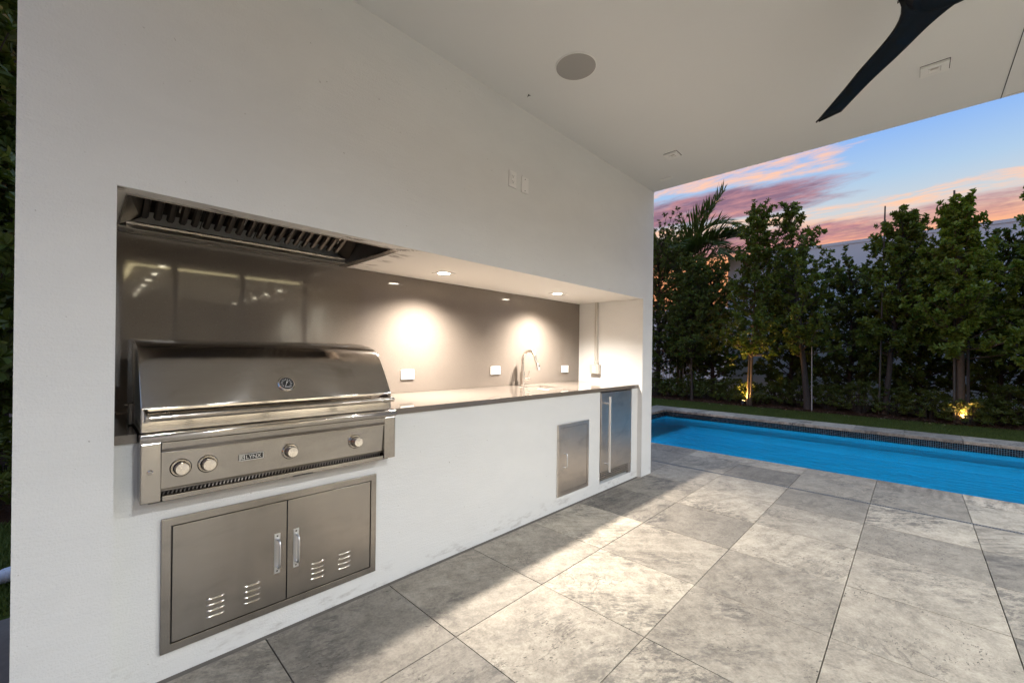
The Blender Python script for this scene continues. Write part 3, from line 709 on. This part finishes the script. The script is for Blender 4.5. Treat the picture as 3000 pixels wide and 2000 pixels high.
# ------------------------------------------------------------------ access doors
def louver(x, zc_, wd, yf, parent):
    n = 9; m = MB(); o = 0
    for k in range(n):
        u = k / (n - 1); bulge = .0042 * min(1, math.sin(math.pi * u) * 3.2)
        xx = x + wd * u
        m.v += [(xx, yf - .0002, zc_ + .0040), (xx, yf - bulge * .9, zc_ + .0006), (xx, yf - bulge, zc_ - .0022), (xx, yf - .0003, zc_ - .0027)]
    for k in range(n - 1):
        for j in range(3): i = k * 4 + j; m.f.append((i, i + 4, i + 5, i + 1))
    m.build('louver', 'steel', parent, 0, 50)
def frame_ring(m, x0, x1, z0, z1, w_, y0, y1):
    m.prism  # mitred picture-frame
    o = [(x0, z0), (x1, z0), (x1, z1), (x0, z1)]; i_ = [(x0 + w_, z0 + w_), (x1 - w_, z0 + w_), (x1 - w_, z1 - w_), (x0 + w_, z1 - w_)]
    vs_ = [(x, y0, z_) for x, z_ in o] + [(x, y0 , z_) for x, z_ in i_] + [(x, y1, z_) for x, z_ in o] + [(x, y1, z_) for x, z_ in i_]
    fs = []
    for k in range(4):
        j = (k + 1) % 4; fs += [(k, j, 4 + j, 4 + k), (8 + k, 12 + k, 12 + j, 8 + j), (k, 8 + k, 8 + j, j), (4 + k, 4 + j, 12 + j, 12 + k)]
    m.add(vs_, fs); return m
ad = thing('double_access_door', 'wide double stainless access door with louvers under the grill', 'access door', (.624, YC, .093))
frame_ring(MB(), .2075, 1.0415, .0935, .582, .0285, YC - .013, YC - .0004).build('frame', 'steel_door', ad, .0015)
MB().box(.231, 1.018, YC - .0035, YC - .0006, .117, .559).build('gap_shade_plate', 'slot_dark', ad)  # dark sheet standing in for the shade in the door gaps
for dx0, dx1, hx, gxs in ((.2400, .6250, .589, (.343, .468)), (.6295, 1.0090, .664, (.729, .853))):
    dr_ = MB().box(dx0, dx1, YC - .0115, YC - .004, .1255, .5500).build('door', 'steel_door', ad, .0012)
    hnd = MB().box(hx - .0115, hx + .0115, YC - .0138, YC - .0117, .250, .4185).build('handle', 'satin_aluminium', dr_, .0008)
    yy = YC - .0138
    MB().tube([(hx + .002, yy, .276), (hx + .002, yy - .016, .277), (hx + .002, yy - .024, .284), (hx + .002, yy - .026, .298), (hx + .002, yy - .026, .372), (hx + .002, yy - .024, .386), (hx + .002, yy - .016, .393), (hx + .002, yy, .394)], .0048, 12).build('grip', 'satin_aluminium', hnd, 0, 60)
    for zz in (.2605, .4085): MB().lathe([(.0038, 0), (.003, .0008)], (hx, YC - .0138, zz), (0, -1, 0), 10).build('screw', 'slot_dark', hnd)
    for gx in gxs:
        for k in range(4): louver(gx, .236 - k * .0225, .059, YC - .0115, dr_)
hg = MB()
for k in range(36):
    z0 = .125 + k * .012
    for xx in (.2345, 1.0145): hg.lathe([(.0022, 0), (.0022, .0104)], (xx, YC - .0112, z0), (0, 0, 1), 6)
stuff(hg.build('piano_hinge', 'steel_dark', ad))
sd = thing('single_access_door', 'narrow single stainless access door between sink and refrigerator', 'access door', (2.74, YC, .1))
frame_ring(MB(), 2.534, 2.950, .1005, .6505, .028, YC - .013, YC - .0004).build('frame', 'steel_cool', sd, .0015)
MB().box(2.558, 2.926, YC - .0035, YC - .0006, .124, .627).build('gap_shade_plate', 'slot_dark', sd)  # dark sheet gives the gaps round this door their shade
d2 = MB().box(2.5650, 2.9190, YC - .0115, YC - .004, .1310, .6195).build('door', 'steel_cool', sd, .0012)
yy = YC - .0117; hx = 2.607
MB().tube([(hx, yy, .318), (hx, yy - .022, .319), (hx, yy - .030, .324), (hx, yy - .033, .335), (hx, yy - .033, .408), (hx, yy - .030, .419), (hx, yy - .022, .424), (hx, yy, .425)], .0052, 12).build('handle', 'satin_aluminium', d2, 0, 60)

# ------------------------------------------------------------------ refrigerator
rf = thing('refrigerator', 'undercounter stainless refrigerator with long bar handle at the counter end', 'refrigerator', (3.416, 2.2, .066))
MB().box(FX0 + .006, FX1 - .006, 2.0, 2.555, .068, .860).build('cabinet', 'black_plastic', rf)
dd = MB().box(FX0 + .006, FX1 - .012, YC - .008, 1.999, .166, .858).build('door', 'steel_cool', rf, .004)
hx = 3.206
MB().tube([(hx, YC - .058, .172), (hx, YC - .058, .826)], .0115, 16).build('handle', 'satin_aluminium', dd, 0, 40)
for zz in (.240, .768): MB().tube([(hx - .0, YC - .0075, zz), (hx, YC - .052, zz)], .0075, 12).build('standoff', 'satin_aluminium', dd, 0, 40)
for k in range(4): MB().box(FX0 + .008, FX1 - .05, YC + .004, YC + .026, .094 + k * .0175, .1045 + k * .0175).build('grille_slat', 'steel_cool', rf, .0008)
MB().box(FX1 - .048, FX1 - .010, YC + .004, YC + .03, .070, .162).build('kick_end', 'steel_cool', rf, .0008)

# ------------------------------------------------------------------ ceiling fittings
t = thing('ceiling_speaker', 'round grey grille speaker recessed in the white ceiling', 'speaker', (1.955, 1.406, ZC))
MB().lathe([(.118, 0), (.118, .004), (.114, .0065), (.1115, .005)], (1.955, 1.406, ZC - .0004), (0, 0, -1), 64).build('rim', 'trim_white', t, 0, 40)
MB().lathe([(.1115, 0), (.1115, .005), (.06, .0062), (.002, .0068)], (1.955, 1.406, ZC - .0006), (0, 0, -1), 64).build('grille', 'speaker_mesh', t, 0, 60)
def clight(x, y, a, lab, deep=True):
    t = thing('ceiling_light', lab, 'ceiling light', (x, y, ZC), 'unlit square ceiling lights')
    m = MB(); b_ = a * .45
    z1 = ZC - .012
    o = [(-a, -a), (a, -a), (a, a), (-a, a)]; i_ = [(-b_, -b_), (b_, -b_), (b_, b_), (-b_, b_)]; j_ = [(-b_ * .62, -b_ * .62), (b_ * .62, -b_ * .62), (b_ * .62, b_ * .62), (-b_ * .62, b_ * .62)]
    m.add([(x + u, y + v, ZC - .0015) for u, v in o] + [(x + u, y + v, z1) for u, v in o] + [(x + u, y + v, z1) for u, v in i_] + [(x + u, y + v, ZC - .001) for u, v in j_],
          [f for k in range(4) for f in ((k, (k + 1) % 4, 4 + (k + 1) % 4, 4 + k), (4 + k, 4 + (k + 1) % 4, 8 + (k + 1) % 4, 8 + k), (8 + k, 8 + (k + 1) % 4, 12 + (k + 1) % 4, 12 + k))])
    m.build('trim', 'trim_white', t)
    MB().box(x - b_ * .62, x + b_ * .62, y - b_ * .62, y + b_ * .62, ZC - .0018, ZC - .0006).build('lens', 'conduit_paint', t)
    frame_ring_h = MB().box(x - b_, x - b_ + .003, y - b_, y + b_, ZC - .0128, ZC - .0121).box(x - b_ + .003, x + b_, y - b_, y - b_ + .002, ZC - .0128, ZC - .0121).build('baffle_edge', 'speaker_mesh', t)
    MB().box(x - a - .004, x + a + .0012, y - a - .004, y + a + .0012, ZC - .0012, ZC - .0003).build('gap_shade_rim', 'slot_dark', t)  # dark rim stands in for the shadow gap round the trim
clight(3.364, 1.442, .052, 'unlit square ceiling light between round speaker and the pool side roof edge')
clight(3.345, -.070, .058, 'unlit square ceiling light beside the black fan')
for xx in (.62, 3.345):  # unseen lit ceiling lights added behind the camera for fill
    for yy in (-1.57, -3.07):
        t = thing('porch_fill_light', 'unseen square ceiling light added near the house as fill light', 'downlight', (xx, yy, ZC), 'added fill lights near the house')
        MB().box(xx - .058, xx + .058, yy - .058, yy + .058, ZC - .006, ZC - .0004).build('trim', 'trim_white', t, .002)
        MB().lathe([(.04, 0), (.04, .002)], (xx, yy, ZC - .0062), (0, 0, -1), 24).build('lens', 'lamp_lens', t)
        lamp('porch_fill_lamp', 'SPOT', (xx, yy, ZC - .02), 196, (.92, .97, 1.0), t, spot_size=R(165), spot_blend=.6, shadow_soft_size=.04)
t = tag(MB().box(3.755, 3.80, 1.62, 1.735, ZC - .006, ZC - .0004).build('ceiling_sensor', 'trim_white', None, .002), 'thin white rectangular plate on the ceiling at the wall corner', 'plate')

# ceiling fan: three sculpted black blades flowing out of the hub
FC = Vector((2.12, -.09, 2.50))
fan = thing('ceiling_fan', 'black three-blade ceiling fan with sculpted blades', 'ceiling fan', (FC.x, FC.y, ZC))
MB().lathe([(.075, 0), (.075, .03), (.05, .055), (.018, .062)], (FC.x, FC.y, ZC - .0005), (0, 0, -1), 32).build('canopy', 'fan_black', fan, 0, 30)
MB().tube([(FC.x, FC.y, ZC - .05), (FC.x, FC.y, FC.z + .09)], .013, 14).build('downrod', 'fan_black', fan, 0, 40)
MB().lathe([(.03, .10), (.10, .09), (.125, .06), (.125, .02), (.105, 0), (.088, -.004)], FC, (0, 0, 1), 40).build('motor', 'fan_black', fan, 0, 30)
MB().lathe([(.083, .002), (.083, -.010), (.070, -.014), (.01, -.016)], FC, (0, 0, 1), 40).build('hub_cap', 'fan_black', fan, 0, 30)
def blade():
    m = MB(); n = 26; L = .875; us = 10
    for k in range(n + 1):
        t_ = k / n; r = .05 + (L - .05) * t_
        ctr_ = -.008 * math.sin(t_ * math.pi)
        flare = math.exp(-(r - .05) / .075)
        wl_ = .056 + .080 * flare + .010 * math.exp(-((t_ - .42) / .16) ** 2) - .010 * t_
        wr_ = .056 + .085 * flare + .014 * math.exp(-((t_ - .38) / .16) ** 2) - .006 * t_
        if t_ > .93: wr_ = wr_ - .085 * ((t_ - .93) / .07)
        pitch = R(5 + 9 * min(1, t_ * 2.6)) * (1 - .25 * t_)
        zz = .012 + .02 * flare
        for u in range(us + 1):
            q = u / us; lat = ctr_ - wl_ + (wl_ + max(wr_, -.03)) * q
            camb = .010 * math.sin(math.pi * q) - .014 * flare * 0
            m.v.append((r, -lat * math.cos(pitch), zz + lat * math.sin(pitch) + camb))
    for k in range(n):
        for u in range(us): i = k * (us + 1) + u; m.f.append((i, i + 1, i + us + 2, i + us + 1))
    o = m.build('blade', 'fan_black', None, 0, 60)
    md = o.modifiers.new('thickness', 'SOLIDIFY'); md.thickness = .007; md.offset = 0
    return o
bl0 = blade()
for k in range(3):
    o = bl0 if k == 0 else obj('blade', bl0.data)
    if k: md = o.modifiers.new('thickness', 'SOLIDIFY'); md.thickness = .007; md.offset = 0
    o.parent = fan; o.location = FC - Vector((FC.x, FC.y, ZC)); o.rotation_euler = (0, 0, R(31.4 + 120 * k))

# ------------------------------------------------------------------ the house behind the camera: lit glass front
hs = thing('house', 'white house with a wide lit glass front facing the pavilion', 'house', (2, -4.5, 0))
HY = -4.40
hw_ = MB().box(-6, .45, HY - .2, HY, -.08, 6.2).box(4.75, 9, HY - .2, HY, -.08, 6.2).box(.45, 4.75, HY - .2, HY, 2.80, 6.2)
hw_.box(-6, 9, -15.2, -15, -.08, 6.2).box(-6, -5.8, -15, HY - .2, -.08, 6.2).box(8.8, 9, -15, HY - .2, -.08, 6.2).box(-5.8, 8.8, -15, HY - .2, 6.0, 6.2)
hw_.build('wall', 'stucco', hs)
MB().box(.45, 4.75, HY - 9.8, HY - .2, -.06, 0.0).build('room_floor', 'interior_floor', hs)
MB().box(.43, .45, HY - 9.8, HY - .2, 0, 2.8).box(4.75, 4.77, HY - 9.8, HY - .2, 0, 2.8).box(.45, 4.75, HY - 9.82, HY - 9.8, 0, 2.8).box(.45, 4.75, HY - 9.8, HY - .2, 2.80, 2.82).build('room_walls', 'interior_paint', hs)
for k, xx in enumerate((.45, 1.17, 2.24, 3.44, 4.70)):
    MB().box(xx, xx + .06, HY - .14, HY - .06, 0, 2.72).build('mullion', 'dark_frame', hs)
MB().box(.45, 4.75, HY - .14, HY - .06, 2.72, 2.80).build('head_frame', 'dark_frame', hs)
for a_, b_ in ((.51, 1.17), (1.23, 2.24), (2.30, 3.44), (3.50, 4.70)):
    MB().box(a_, b_, HY - .105, HY - .098, .02, 2.72).build('glass_pane', 'pane_glass', hs)
cv = MB().box(.66, 1.14, HY - .26, HY - .19, 2.665, 2.69).box(1.26, 2.20, HY - .26, HY - .19, 2.665, 2.69).box(2.34, 3.40, HY - .26, HY - .19, 2.665, 2.69).box(.58, .65, HY - 3.8, HY - .19, 2.665, 2.69)
cv.build('cove_light', 'cove_strip', hs)
for xx, ys in ((1.10, [-5.28 - 1.2 * k for k in range(6)]), (3.75, [-7.1 - 1.2 * k for k in range(5)])):
    for yy in ys: MB().lathe([(.05, 0), (.05, .004)], (xx, yy, 2.799), (0, 0, -1), 20).build('downlight', 'room_downlight', hs)
for xx, yy in ((1.10, -6.48), (3.75, -7.1), (1.10, -8.88), (3.75, -9.5)): lamp('room_lamp', 'SPOT', (xx, yy, 2.78), 560, (1, .95, .88), hs, aim=(0, 0, -1), spot_size=R(160), spot_blend=.7, shadow_soft_size=.05)

# ------------------------------------------------------------------ plants
def leaf(m, base, d, nrm_, L, Wd, cup=.18):
    s_ = d.cross(nrm_)
    if s_.length < 1e-4: s_ = Vector((1, 0, 0))
    s_.normalize(); n_ = s_.cross(d).normalized(); o = len(m.v)
    a = base + d * L * .40 + n_ * L * .05; c = base + d * L * .78 + n_ * L * .02; tip = base + d * L - n_ * L * .08
    m.v += [tuple(base), tuple(a + s_ * Wd * .36 + n_ * Wd * cup), tuple(c + s_ * Wd * .42 + n_ * Wd * cup), tuple(tip), tuple(c - s_ * Wd * .42 + n_ * Wd * cup), tuple(a - s_ * Wd * .36 + n_ * Wd * cup)]
    m.f += [(o, o + 1, o + 2, o + 3), (o, o + 3, o + 4, o + 5)]
def rv(s=1.0): return Vector((random.gauss(0, 1), random.gauss(0, 1), random.gauss(0, 1))).normalized() * s
def rosette(m, p_, d, L, n, Wf=.55):
    d = d.normalized(); a = d.orthogonal().normalized(); b_ = d.cross(a); ph = random.uniform(0, 6.3)
    for k in range(n):
        an = ph + k * 2.4; out_ = a * math.cos(an) + b_ * math.sin(an); el = random.uniform(.25, .95)
        dv = (out_ * math.cos(el) + d * math.sin(el) + Vector((0, 0, .12))).normalized()
        leaf(m, p_ - d * random.uniform(0, L * .7), dv, (d + rv(.35)).normalized(), L * random.uniform(.7, 1.15), L * Wf * random.uniform(.85, 1.1))
def tree(name, label, base, h, crown0, rad, nbr, material, lean=(0, 0), trunk_r=.05, leafL=.075, bark='bark', group=None, prof=None, dens=10, twn=12, top_thin=.45):
    rad *= 1.15; leafL *= 1.02
    t = thing(name, label, 'tree', base, group); base = Vector(base)
    tr_ = MB(); lf = MB(); n = 9; tp = []
    wob = [Vector((random.uniform(-.03, .03), random.uniform(-.03, .03), 0)) for _ in range(n + 1)]
    def axis(u): return base + Vector((lean[0] * u, lean[1] * u, h * u))
    for k in range(n + 1): tp.append(axis(k / n) + wob[k] * (k / n))
    tr_.tube(tp, [trunk_r * (1 - .85 * (k / n) ** 1.1) * (1.25 if k == 0 else 1) for k in range(n + 1)], 9)
    for i in range(nbr):
        u = crown0 / h + (1 - crown0 / h) * (i + random.random()) / nbr
        c = (u - crown0 / h) / (1 - crown0 / h)
        r = rad * (prof(c) if prof else (1 - .62 * c) * (.65 + .35 * min(1, c * 5)))
        r *= random.uniform(.55, 1.15)
        az = i * 2.4 + random.uniform(-.6, .6); el = R(random.uniform(5, 40) + 25 * c)
        d = Vector((math.cos(az) * math.cos(el), math.sin(az) * math.cos(el), math.sin(el)))
        p0 = axis(u * .985); mid = p0 + d * r * .55 + Vector((0, 0, -.04 * r)); end = p0 + d * r + Vector((0, 0, .06 * r))
        tr_.tube([p0, mid, end], [.011 * (1 - .5 * c) + .003, .007, .003], 5, False)
        nt_ = max(3, int(twn * (1 - top_thin * c)))
        for k in range(nt_):
            s_ = (k + .6) / nt_ if nt_ > 1 else 1; s_ = .22 + .78 * s_
            q = (p0.lerp(mid, s_ / .55) if s_ < .55 else mid.lerp(end, (s_ - .55) / .45))
            td = (d * .6 + rv(.9) + Vector((0, 0, .35))).normalized(); tl = random.uniform(.07, .20) * (1 - .3 * c)
            e2 = q + td * tl; tr_.tube([q, e2], [.0035, .002], 4, False)
            rosette(lf, e2, td, leafL, dens)
            if random.random() < .6: rosette(lf, q.lerp(e2, .45), (td + rv(.8)).normalized(), leafL * .9, max(3, dens - 3))
        rosette(lf, end, d, leafL, dens + 1)
    rosette(lf, axis(1.0), Vector((0, 0, 1)), leafL, dens)
    tr_.build('trunk', bark, t, 0, 60); lf.build('crown', material, t)
    return t
GT = 'trees screening the pool'
def shelf(c): return (.95 if c < .5 else .95 - .75 * (c - .5) / .5) * (.7 + .3 * min(1, c * 4))
tree('screen_tree', 'slender tree with amber uplit trunk and bushy crown beyond the pool', (11.05, 2.80, .02), 4.55, 1.10, .80, 100, 'leaf_tree', (.1, -.12), .042, .075, 'pale_bark', GT)
tree('screen_tree', 'airy tree with thick dark trunk and open forked top past the pool', (11.15, 1.67, .02), 4.55, 1.15, .88, 84, 'leaf_tree', (.05, .42), .066, .08, 'bark', GT, lambda c: (.95 - .1 * c) if c < .62 else .85 - 1.75 * (c - .62), top_thin=.7)
tree('screen_tree', 'tree with lopsided bushy top growing beside a short bamboo pole', (11.30, .42, .02), 4.0, 1.15, .85, 96, 'leaf_tree', (.05, -.28), .055, .08, 'bark', GT, shelf)
tree('screen_tree', 'tree with pointed leafy leader tied to the tallest bamboo pole', (11.08, -.62, .02), 3.95, 1.10, .95, 92, 'leaf_bright', (.02, .06), .072, .09, 'pale_bark', GT, lambda c: 1.0 - .78 * c)
tree('screen_tree', 'full leafy tree at the far end of the screen with pale new leaves', (11.25, -1.85, .02), 3.95, .8, .95, 120, 'leaf_bright', (0, .1), .06, .085, 'bark', GT, lambda c: 1.0 - .55 * c)
tree('screen_tree', 'dark tree with thin bare lower stem next to the white picket fence', (11.10, 4.16, .02), 3.5, 1.05, .95, 150, 'leaf_dense', (.1, .1), .030, .065, 'bark', GT)
tree('dense_tree', 'dense small-leaved tree towering over the white picket fence', (11.9, 5.45, .02), 4.5, .6, 1.45, 260, 'leaf_dense', (0, 0), .07, .062, 'bark', None, lambda c: 1.05 - .45 * c)
tree('dense_tree', 'dense dark tree standing under the drooping palm', (12.2, 4.0, .02), 3.55, .5, 1.15, 190, 'leaf_dense', (0, .1), .06, .062, 'bark', None, lambda c: 1.0 - .45 * c)
for yy, hh_ in ((2.2, 3.3), (1.05, 3.0), (-.1, 3.1), (-1.2, 3.2), (-2.4, 3.4)):
    tree('back_tree', 'dark leafy tree in the second row against the neighbouring wall', (12.3, yy, .02), hh_, .25, 1.0, 120, 'leaf_dense', (0, 0), .05, .075, 'bark', 'trees of the second row', lambda c: 1.0 - .35 * c)
tree('dense_tree', 'dense dark tree filling the gap in front of the palm trunk', (12.7, 4.75, .02), 3.2, .4, 1.1, 170, 'leaf_dense', (0, 0), .06, .062, 'bark', None, lambda c: 1.0 - .35 * c)
# bamboo poles and stakes
def pole(x, y, h, r, label, m_, lean=(0, 0)):
    mb = MB(); n = 14
    mb.tube([(x + lean[0] * k / n, y + lean[1] * k / n, .01 + h * k / n) for k in range(n + 1)], [r * (1.12 if k % 2 else 1) * (1 - .25 * k / n) for k in range(n + 1)], 8)
    return tag(mb.build('support_pole', m_, None, 0, 60), label, 'pole', 'poles tied to the trees')
pole(11.22, .50, 4.22, .016, 'bamboo pole rising out of the lopsided bushy tree', 'bamboo', (-.03, -.06))
pole(11.0, -.54, 4.27, .019, 'tallest bamboo pole rising out of the pointed leafy tree', 'bamboo', (.14, .03))
pole(11.05, 1.585, 2.0, .009, 'thin pale stake beside the thick dark trunk', 'white_stake', (0, .02))
pole(10.98, 2.835, 1.25, .020, 'short pole leaning against the amber lit trunk', 'pale_bark', (.08, -.02))
pole(11.0, -.71, 1.9, .022, 'stout stake strapped to the trunk above the glowing shrub', 'bark', (0, .02))

def shrub(x, y, rx, ry, h, n, label, material='leaf_shrub', L=.07, group='low shrubs under the trees'):
    t = thing('shrub', label, 'shrub', (x, y, .02), group); st = MB(); lf = MB()
    for k in range(n):
        a = random.uniform(0, 6.3); rr = math.sqrt(random.random()); zz = h * random.uniform(.15, 1.0)
        k2 = math.sqrt(max(.05, 1 - (zz / h) ** 2 * .75))
        e = Vector((x + rx * rr * k2 * math.cos(a), y + ry * rr * k2 * math.sin(a), .03 + zz))
        b0 = Vector((x + rx * .2 * math.cos(a), y + ry * .2 * math.sin(a), .02))
        if k % 3 == 0: st.tube([b0, b0.lerp(e, .5) + Vector((0, 0, .06)), e], [.006, .004, .002], 4, False)
        d = (e - b0).normalized() + Vector((0, 0, .4)); rosette(lf, e, d, L, 8, .34)
    st.build('stems', 'bark', t); lf.build('foliage', material, t); return t
k = 0
for yy in [6.3 - .5 * i for i in range(19)]:
    lab = 'low dark shrub in the mulch under the screening trees'
    hh_ = random.uniform(.50, .70); xx = (11.42 if yy > 1.45 else 11.28) + random.uniform(-.1, .06)
    if abs(yy - 2.8) < .2: lab, xx, hh_ = 'shrub glowing amber beside the uplit trunk', 11.36, .52
    if abs(yy + .7) < .26: lab, xx, hh_ = 'shrub glowing yellow around the second ground light', 11.06, .42
    shrub(xx, yy, .36 if yy > 1.45 else .30, .40, hh_, 150, lab)
shrub(11.22, 3.08, .28, .25, .42, 60, 'small shrub behind the first uplight, left of the amber trunk')
shrub(11.25, -1.0, .35, .35, .42, 90, 'small broad-leaved shrub past the glowing yellow shrub', L=.085)

# palm behind the trees
pm_ = thing('palm_tree', 'palm with drooping fronds and one upright spear above the hedge', 'palm', (13.4, 5.40, 0))
PC = Vector((13.4, 5.50, 3.80))
MB().tube([(13.4, 5.40, -.05), (13.42, 5.41, 1.5), (13.4, 5.40, 3.2), PC], [.13, .10, .085, .07], 12).build('trunk', 'pale_bark', pm_, 0, 60)
def frond(az, el, L, droop, nl, ll, spread_=1.0, twist=0):
    m = MB(); pts = []; n = 14; p_ = PC.copy(); e = el
    for k in range(n + 1):
        pts.append(p_.copy()); d = Vector((math.cos(az) * math.cos(e), math.sin(az) * math.cos(e), math.sin(e))); p_ = p_ + d * L / n; e -= droop / n * (.4 + 1.2 * k / n)
    m.tube(pts, [.018 * (1 - .85 * k / n) + .002 for k in range(n + 1)], 5)
    for k in range(nl):
        u = .12 + .88 * (k + random.uniform(-.3, .3)) / nl; u = min(.995, max(.1, u)); f_ = u * n; i = min(n - 1, int(f_)); q = pts[i].lerp(pts[i + 1], f_ - i)
        d = (pts[i + 1] - pts[i]).normalized(); s_ = d.cross(Vector((0, 0, 1)))
        if s_.length < .05: s_ = Vector((-math.sin(az), math.cos(az), 0))
        s_.normalize(); up = s_.cross(d)
        for sg in (-1, 1):
            l2 = ll * (1 - .55 * abs(u - .45) * 1.6) * random.uniform(.8, 1.1)
            ld = (s_ * sg * spread_ + d * random.uniform(.55, .95) + up * random.uniform(.05, .45)).normalized()
            w2 = .024 * random.uniform(.8, 1.2); nn_ = ld.cross(up).normalized() if ld.cross(up).length > .01 else s_
            mid = q + ld * l2 * .55; end = q + ld * l2 + Vector((0, 0, -.12 * l2)); wv = (d * .8 + rv(.5)).normalized() * w2
            o = len(m.v); m.v += [tuple(q - wv * .6), tuple(q + wv * .6), tuple(mid + wv), tuple(mid - wv), tuple(end)]
            m.f += [(o, o + 1, o + 2, o + 3), (o + 3, o + 2, o + 4)]
    return m.build('frond', 'leaf_palm', pm_)
# azimuths measured from +X towards +Y
frond(R(270), R(65), 2.65, .25, 90, .85, .40)
frond(R(262), R(76), 2.5, 2.2, 76, .9, .55)
frond(R(266), R(72), 2.0, 2.9, 66, .85, .6)
frond(R(94), R(62), 2.3, 1.0, 70, .75, .8)
frond(R(274), R(44), 2.6, 1.1, 84, .95, 1.0)
frond(R(284), R(58), 2.4, 1.5, 70, .9, .9)
frond(R(84), R(40), 2.1, 1.0, 60, .75, 1.0)
frond(R(200), R(50), 2.0, 1.8, 58, .7, .9)
frond(R(20), R(55), 2.0, 1.3, 58, .7, .9)
frond(R(245), R(60), 2.2, 2.6, 66, .8, .8)
frond(R(268), R(58), 2.4, 1.9, 76, .95, .8)
frond(R(278), R(30), 2.3, 1.0, 76, .9, 1.0)
frond(R(98), R(48), 2.2, 1.5, 66, .8, .9)
frond(R(88), R(70), 2.2, 1.4, 66, .8, .8)
frond(R(258), R(82), 2.4, 1.2, 76, .85, .6)

# picket fence at the left end
fe = thing('picket_fence', 'white metal picket fence seen through the dense tree', 'fence', (12.2, 6, 0))
for k in range(28):
    yy = 4.72 + k * .1; MB().box(12.19, 12.21, yy, yy + .018, .1, 1.36).build('picket', 'fence_white', fe)
for zz in (.16, 1.30): MB().box(12.182, 12.218, 4.6, 7.6, zz, zz + .035).build('rail', 'fence_white', fe)
for yy in (4.6, 6.1, 7.6): MB().box(12.17, 12.23, yy, yy + .06, -.05, 1.45).build('post', 'fence_white', fe)

# neighbouring house
nh = thing('neighbour_house', 'plain white neighbouring house wall rising behind the trees', 'house', (16, -5, 0))
MB().box(14, 20, -22, 4.19, -.05, 4.16).build('wall', 'neighbour_stucco', nh)
MB().box(13.985, 20.02, -22.02, 4.205, 4.16, 4.24).build('parapet_cap', 'neighbour_stucco', nh, .004)
n2h = thing('neighbour_house', 'low pale house glimpsed through the leaves behind the palm', 'house', (24, 12, 0))
MB().box(21, 28, 5.5, 22, -.05, 3.3).build('wall', 'neighbour_stucco', n2h)
MB().box(20.8, 28.2, 5.3, 22.2, 3.3, 3.45).build('roof_edge', 'neighbour_stucco', n2h)
MB().box(13.93, 13.999, -.02, .12, 3.02, 3.08).box(13.90, 13.93, -.02, .12, 2.98, 3.08).build('wall_lamp', 'white_metal', nh, .003)

# ground uplights
def uplight(x, y, aim, e, label, cone=140):
    t = thing('uplight', label, 'ground light', (x, y, .02), 'amber ground uplights')
    a = Vector(aim).normalized(); c = Vector((x, y, .085))
    MB().tube([(x, y, .0), (x, y, .06)], .009, 8).build('stake', 'black_plastic', t)
    MB().lathe([(.03, -.05), (.036, -.045), (.038, .045), (.036, .05)], c, a, 20).build('housing', 'black_plastic', t, 0, 30)
    MB().lathe([(.033, 0), (.033, .002)], c + a * .0505, a, 20).build('lens', 'uplight_lens', t)
    lamp('uplight_lamp', 'SPOT', tuple(c + a * .058), e, (1, .56, .17), t, aim=tuple(a), spot_size=R(cone), spot_blend=.8, shadow_soft_size=.03)
uplight(10.90, 2.90, (.26, -.15, 1.0), 95, 'small black ground light shining up the slender trunk', 105)
uplight(10.96, -.66, (.30, .06, .8), 42, 'small black ground light hidden in the glowing yellow shrub')

# ------------------------------------------------------------------ glimpse past the left end of the wall
tree('side_tree', 'dark broad-leaved tree glimpsed past the left end of the wall', (-.75, 5.35, .0), 5.4, .35, 1.0, 210, 'leaf_dense', (.1, 0), .06, .10, 'bark', None, lambda c: 1.0 - .25 * c)
tree('side_tree', 'tall dark tree behind the broad-leaved one past the left wall end', (-.55, 6.25, .0), 6.0, .4, 1.1, 190, 'leaf_dense', (.1, 0), .07, .09, 'bark', None, lambda c: 1.0 - .2 * c)
shrub(-.45, 4.75, .35, .35, .55, 90, 'leafy shrub at the lawn edge past the left wall end', L=.09, group=None)
tag(MB().tube([(-.9, 3.06, .035), (-.60, 3.17, .035), (-.27, 3.31, .035), (.05, 3.45, .035)], .034, 16).tube([(-.262, 3.313, .035), (-.20, 3.34, .035)], .037, 16).build('drain_pipe', 'pvc', None, 0, 50), 'pale plastic pipe lying on the lawn past the left wall end', 'pipe')
sw = thing('side_wall', 'low white garden wall behind the tree at the left end', 'wall', (-3, 7, 0))
MB().box(-8, 3.4, 6.9, 7.1, -.05, 1.5).build('wall_body', 'neighbour_stucco', sw)
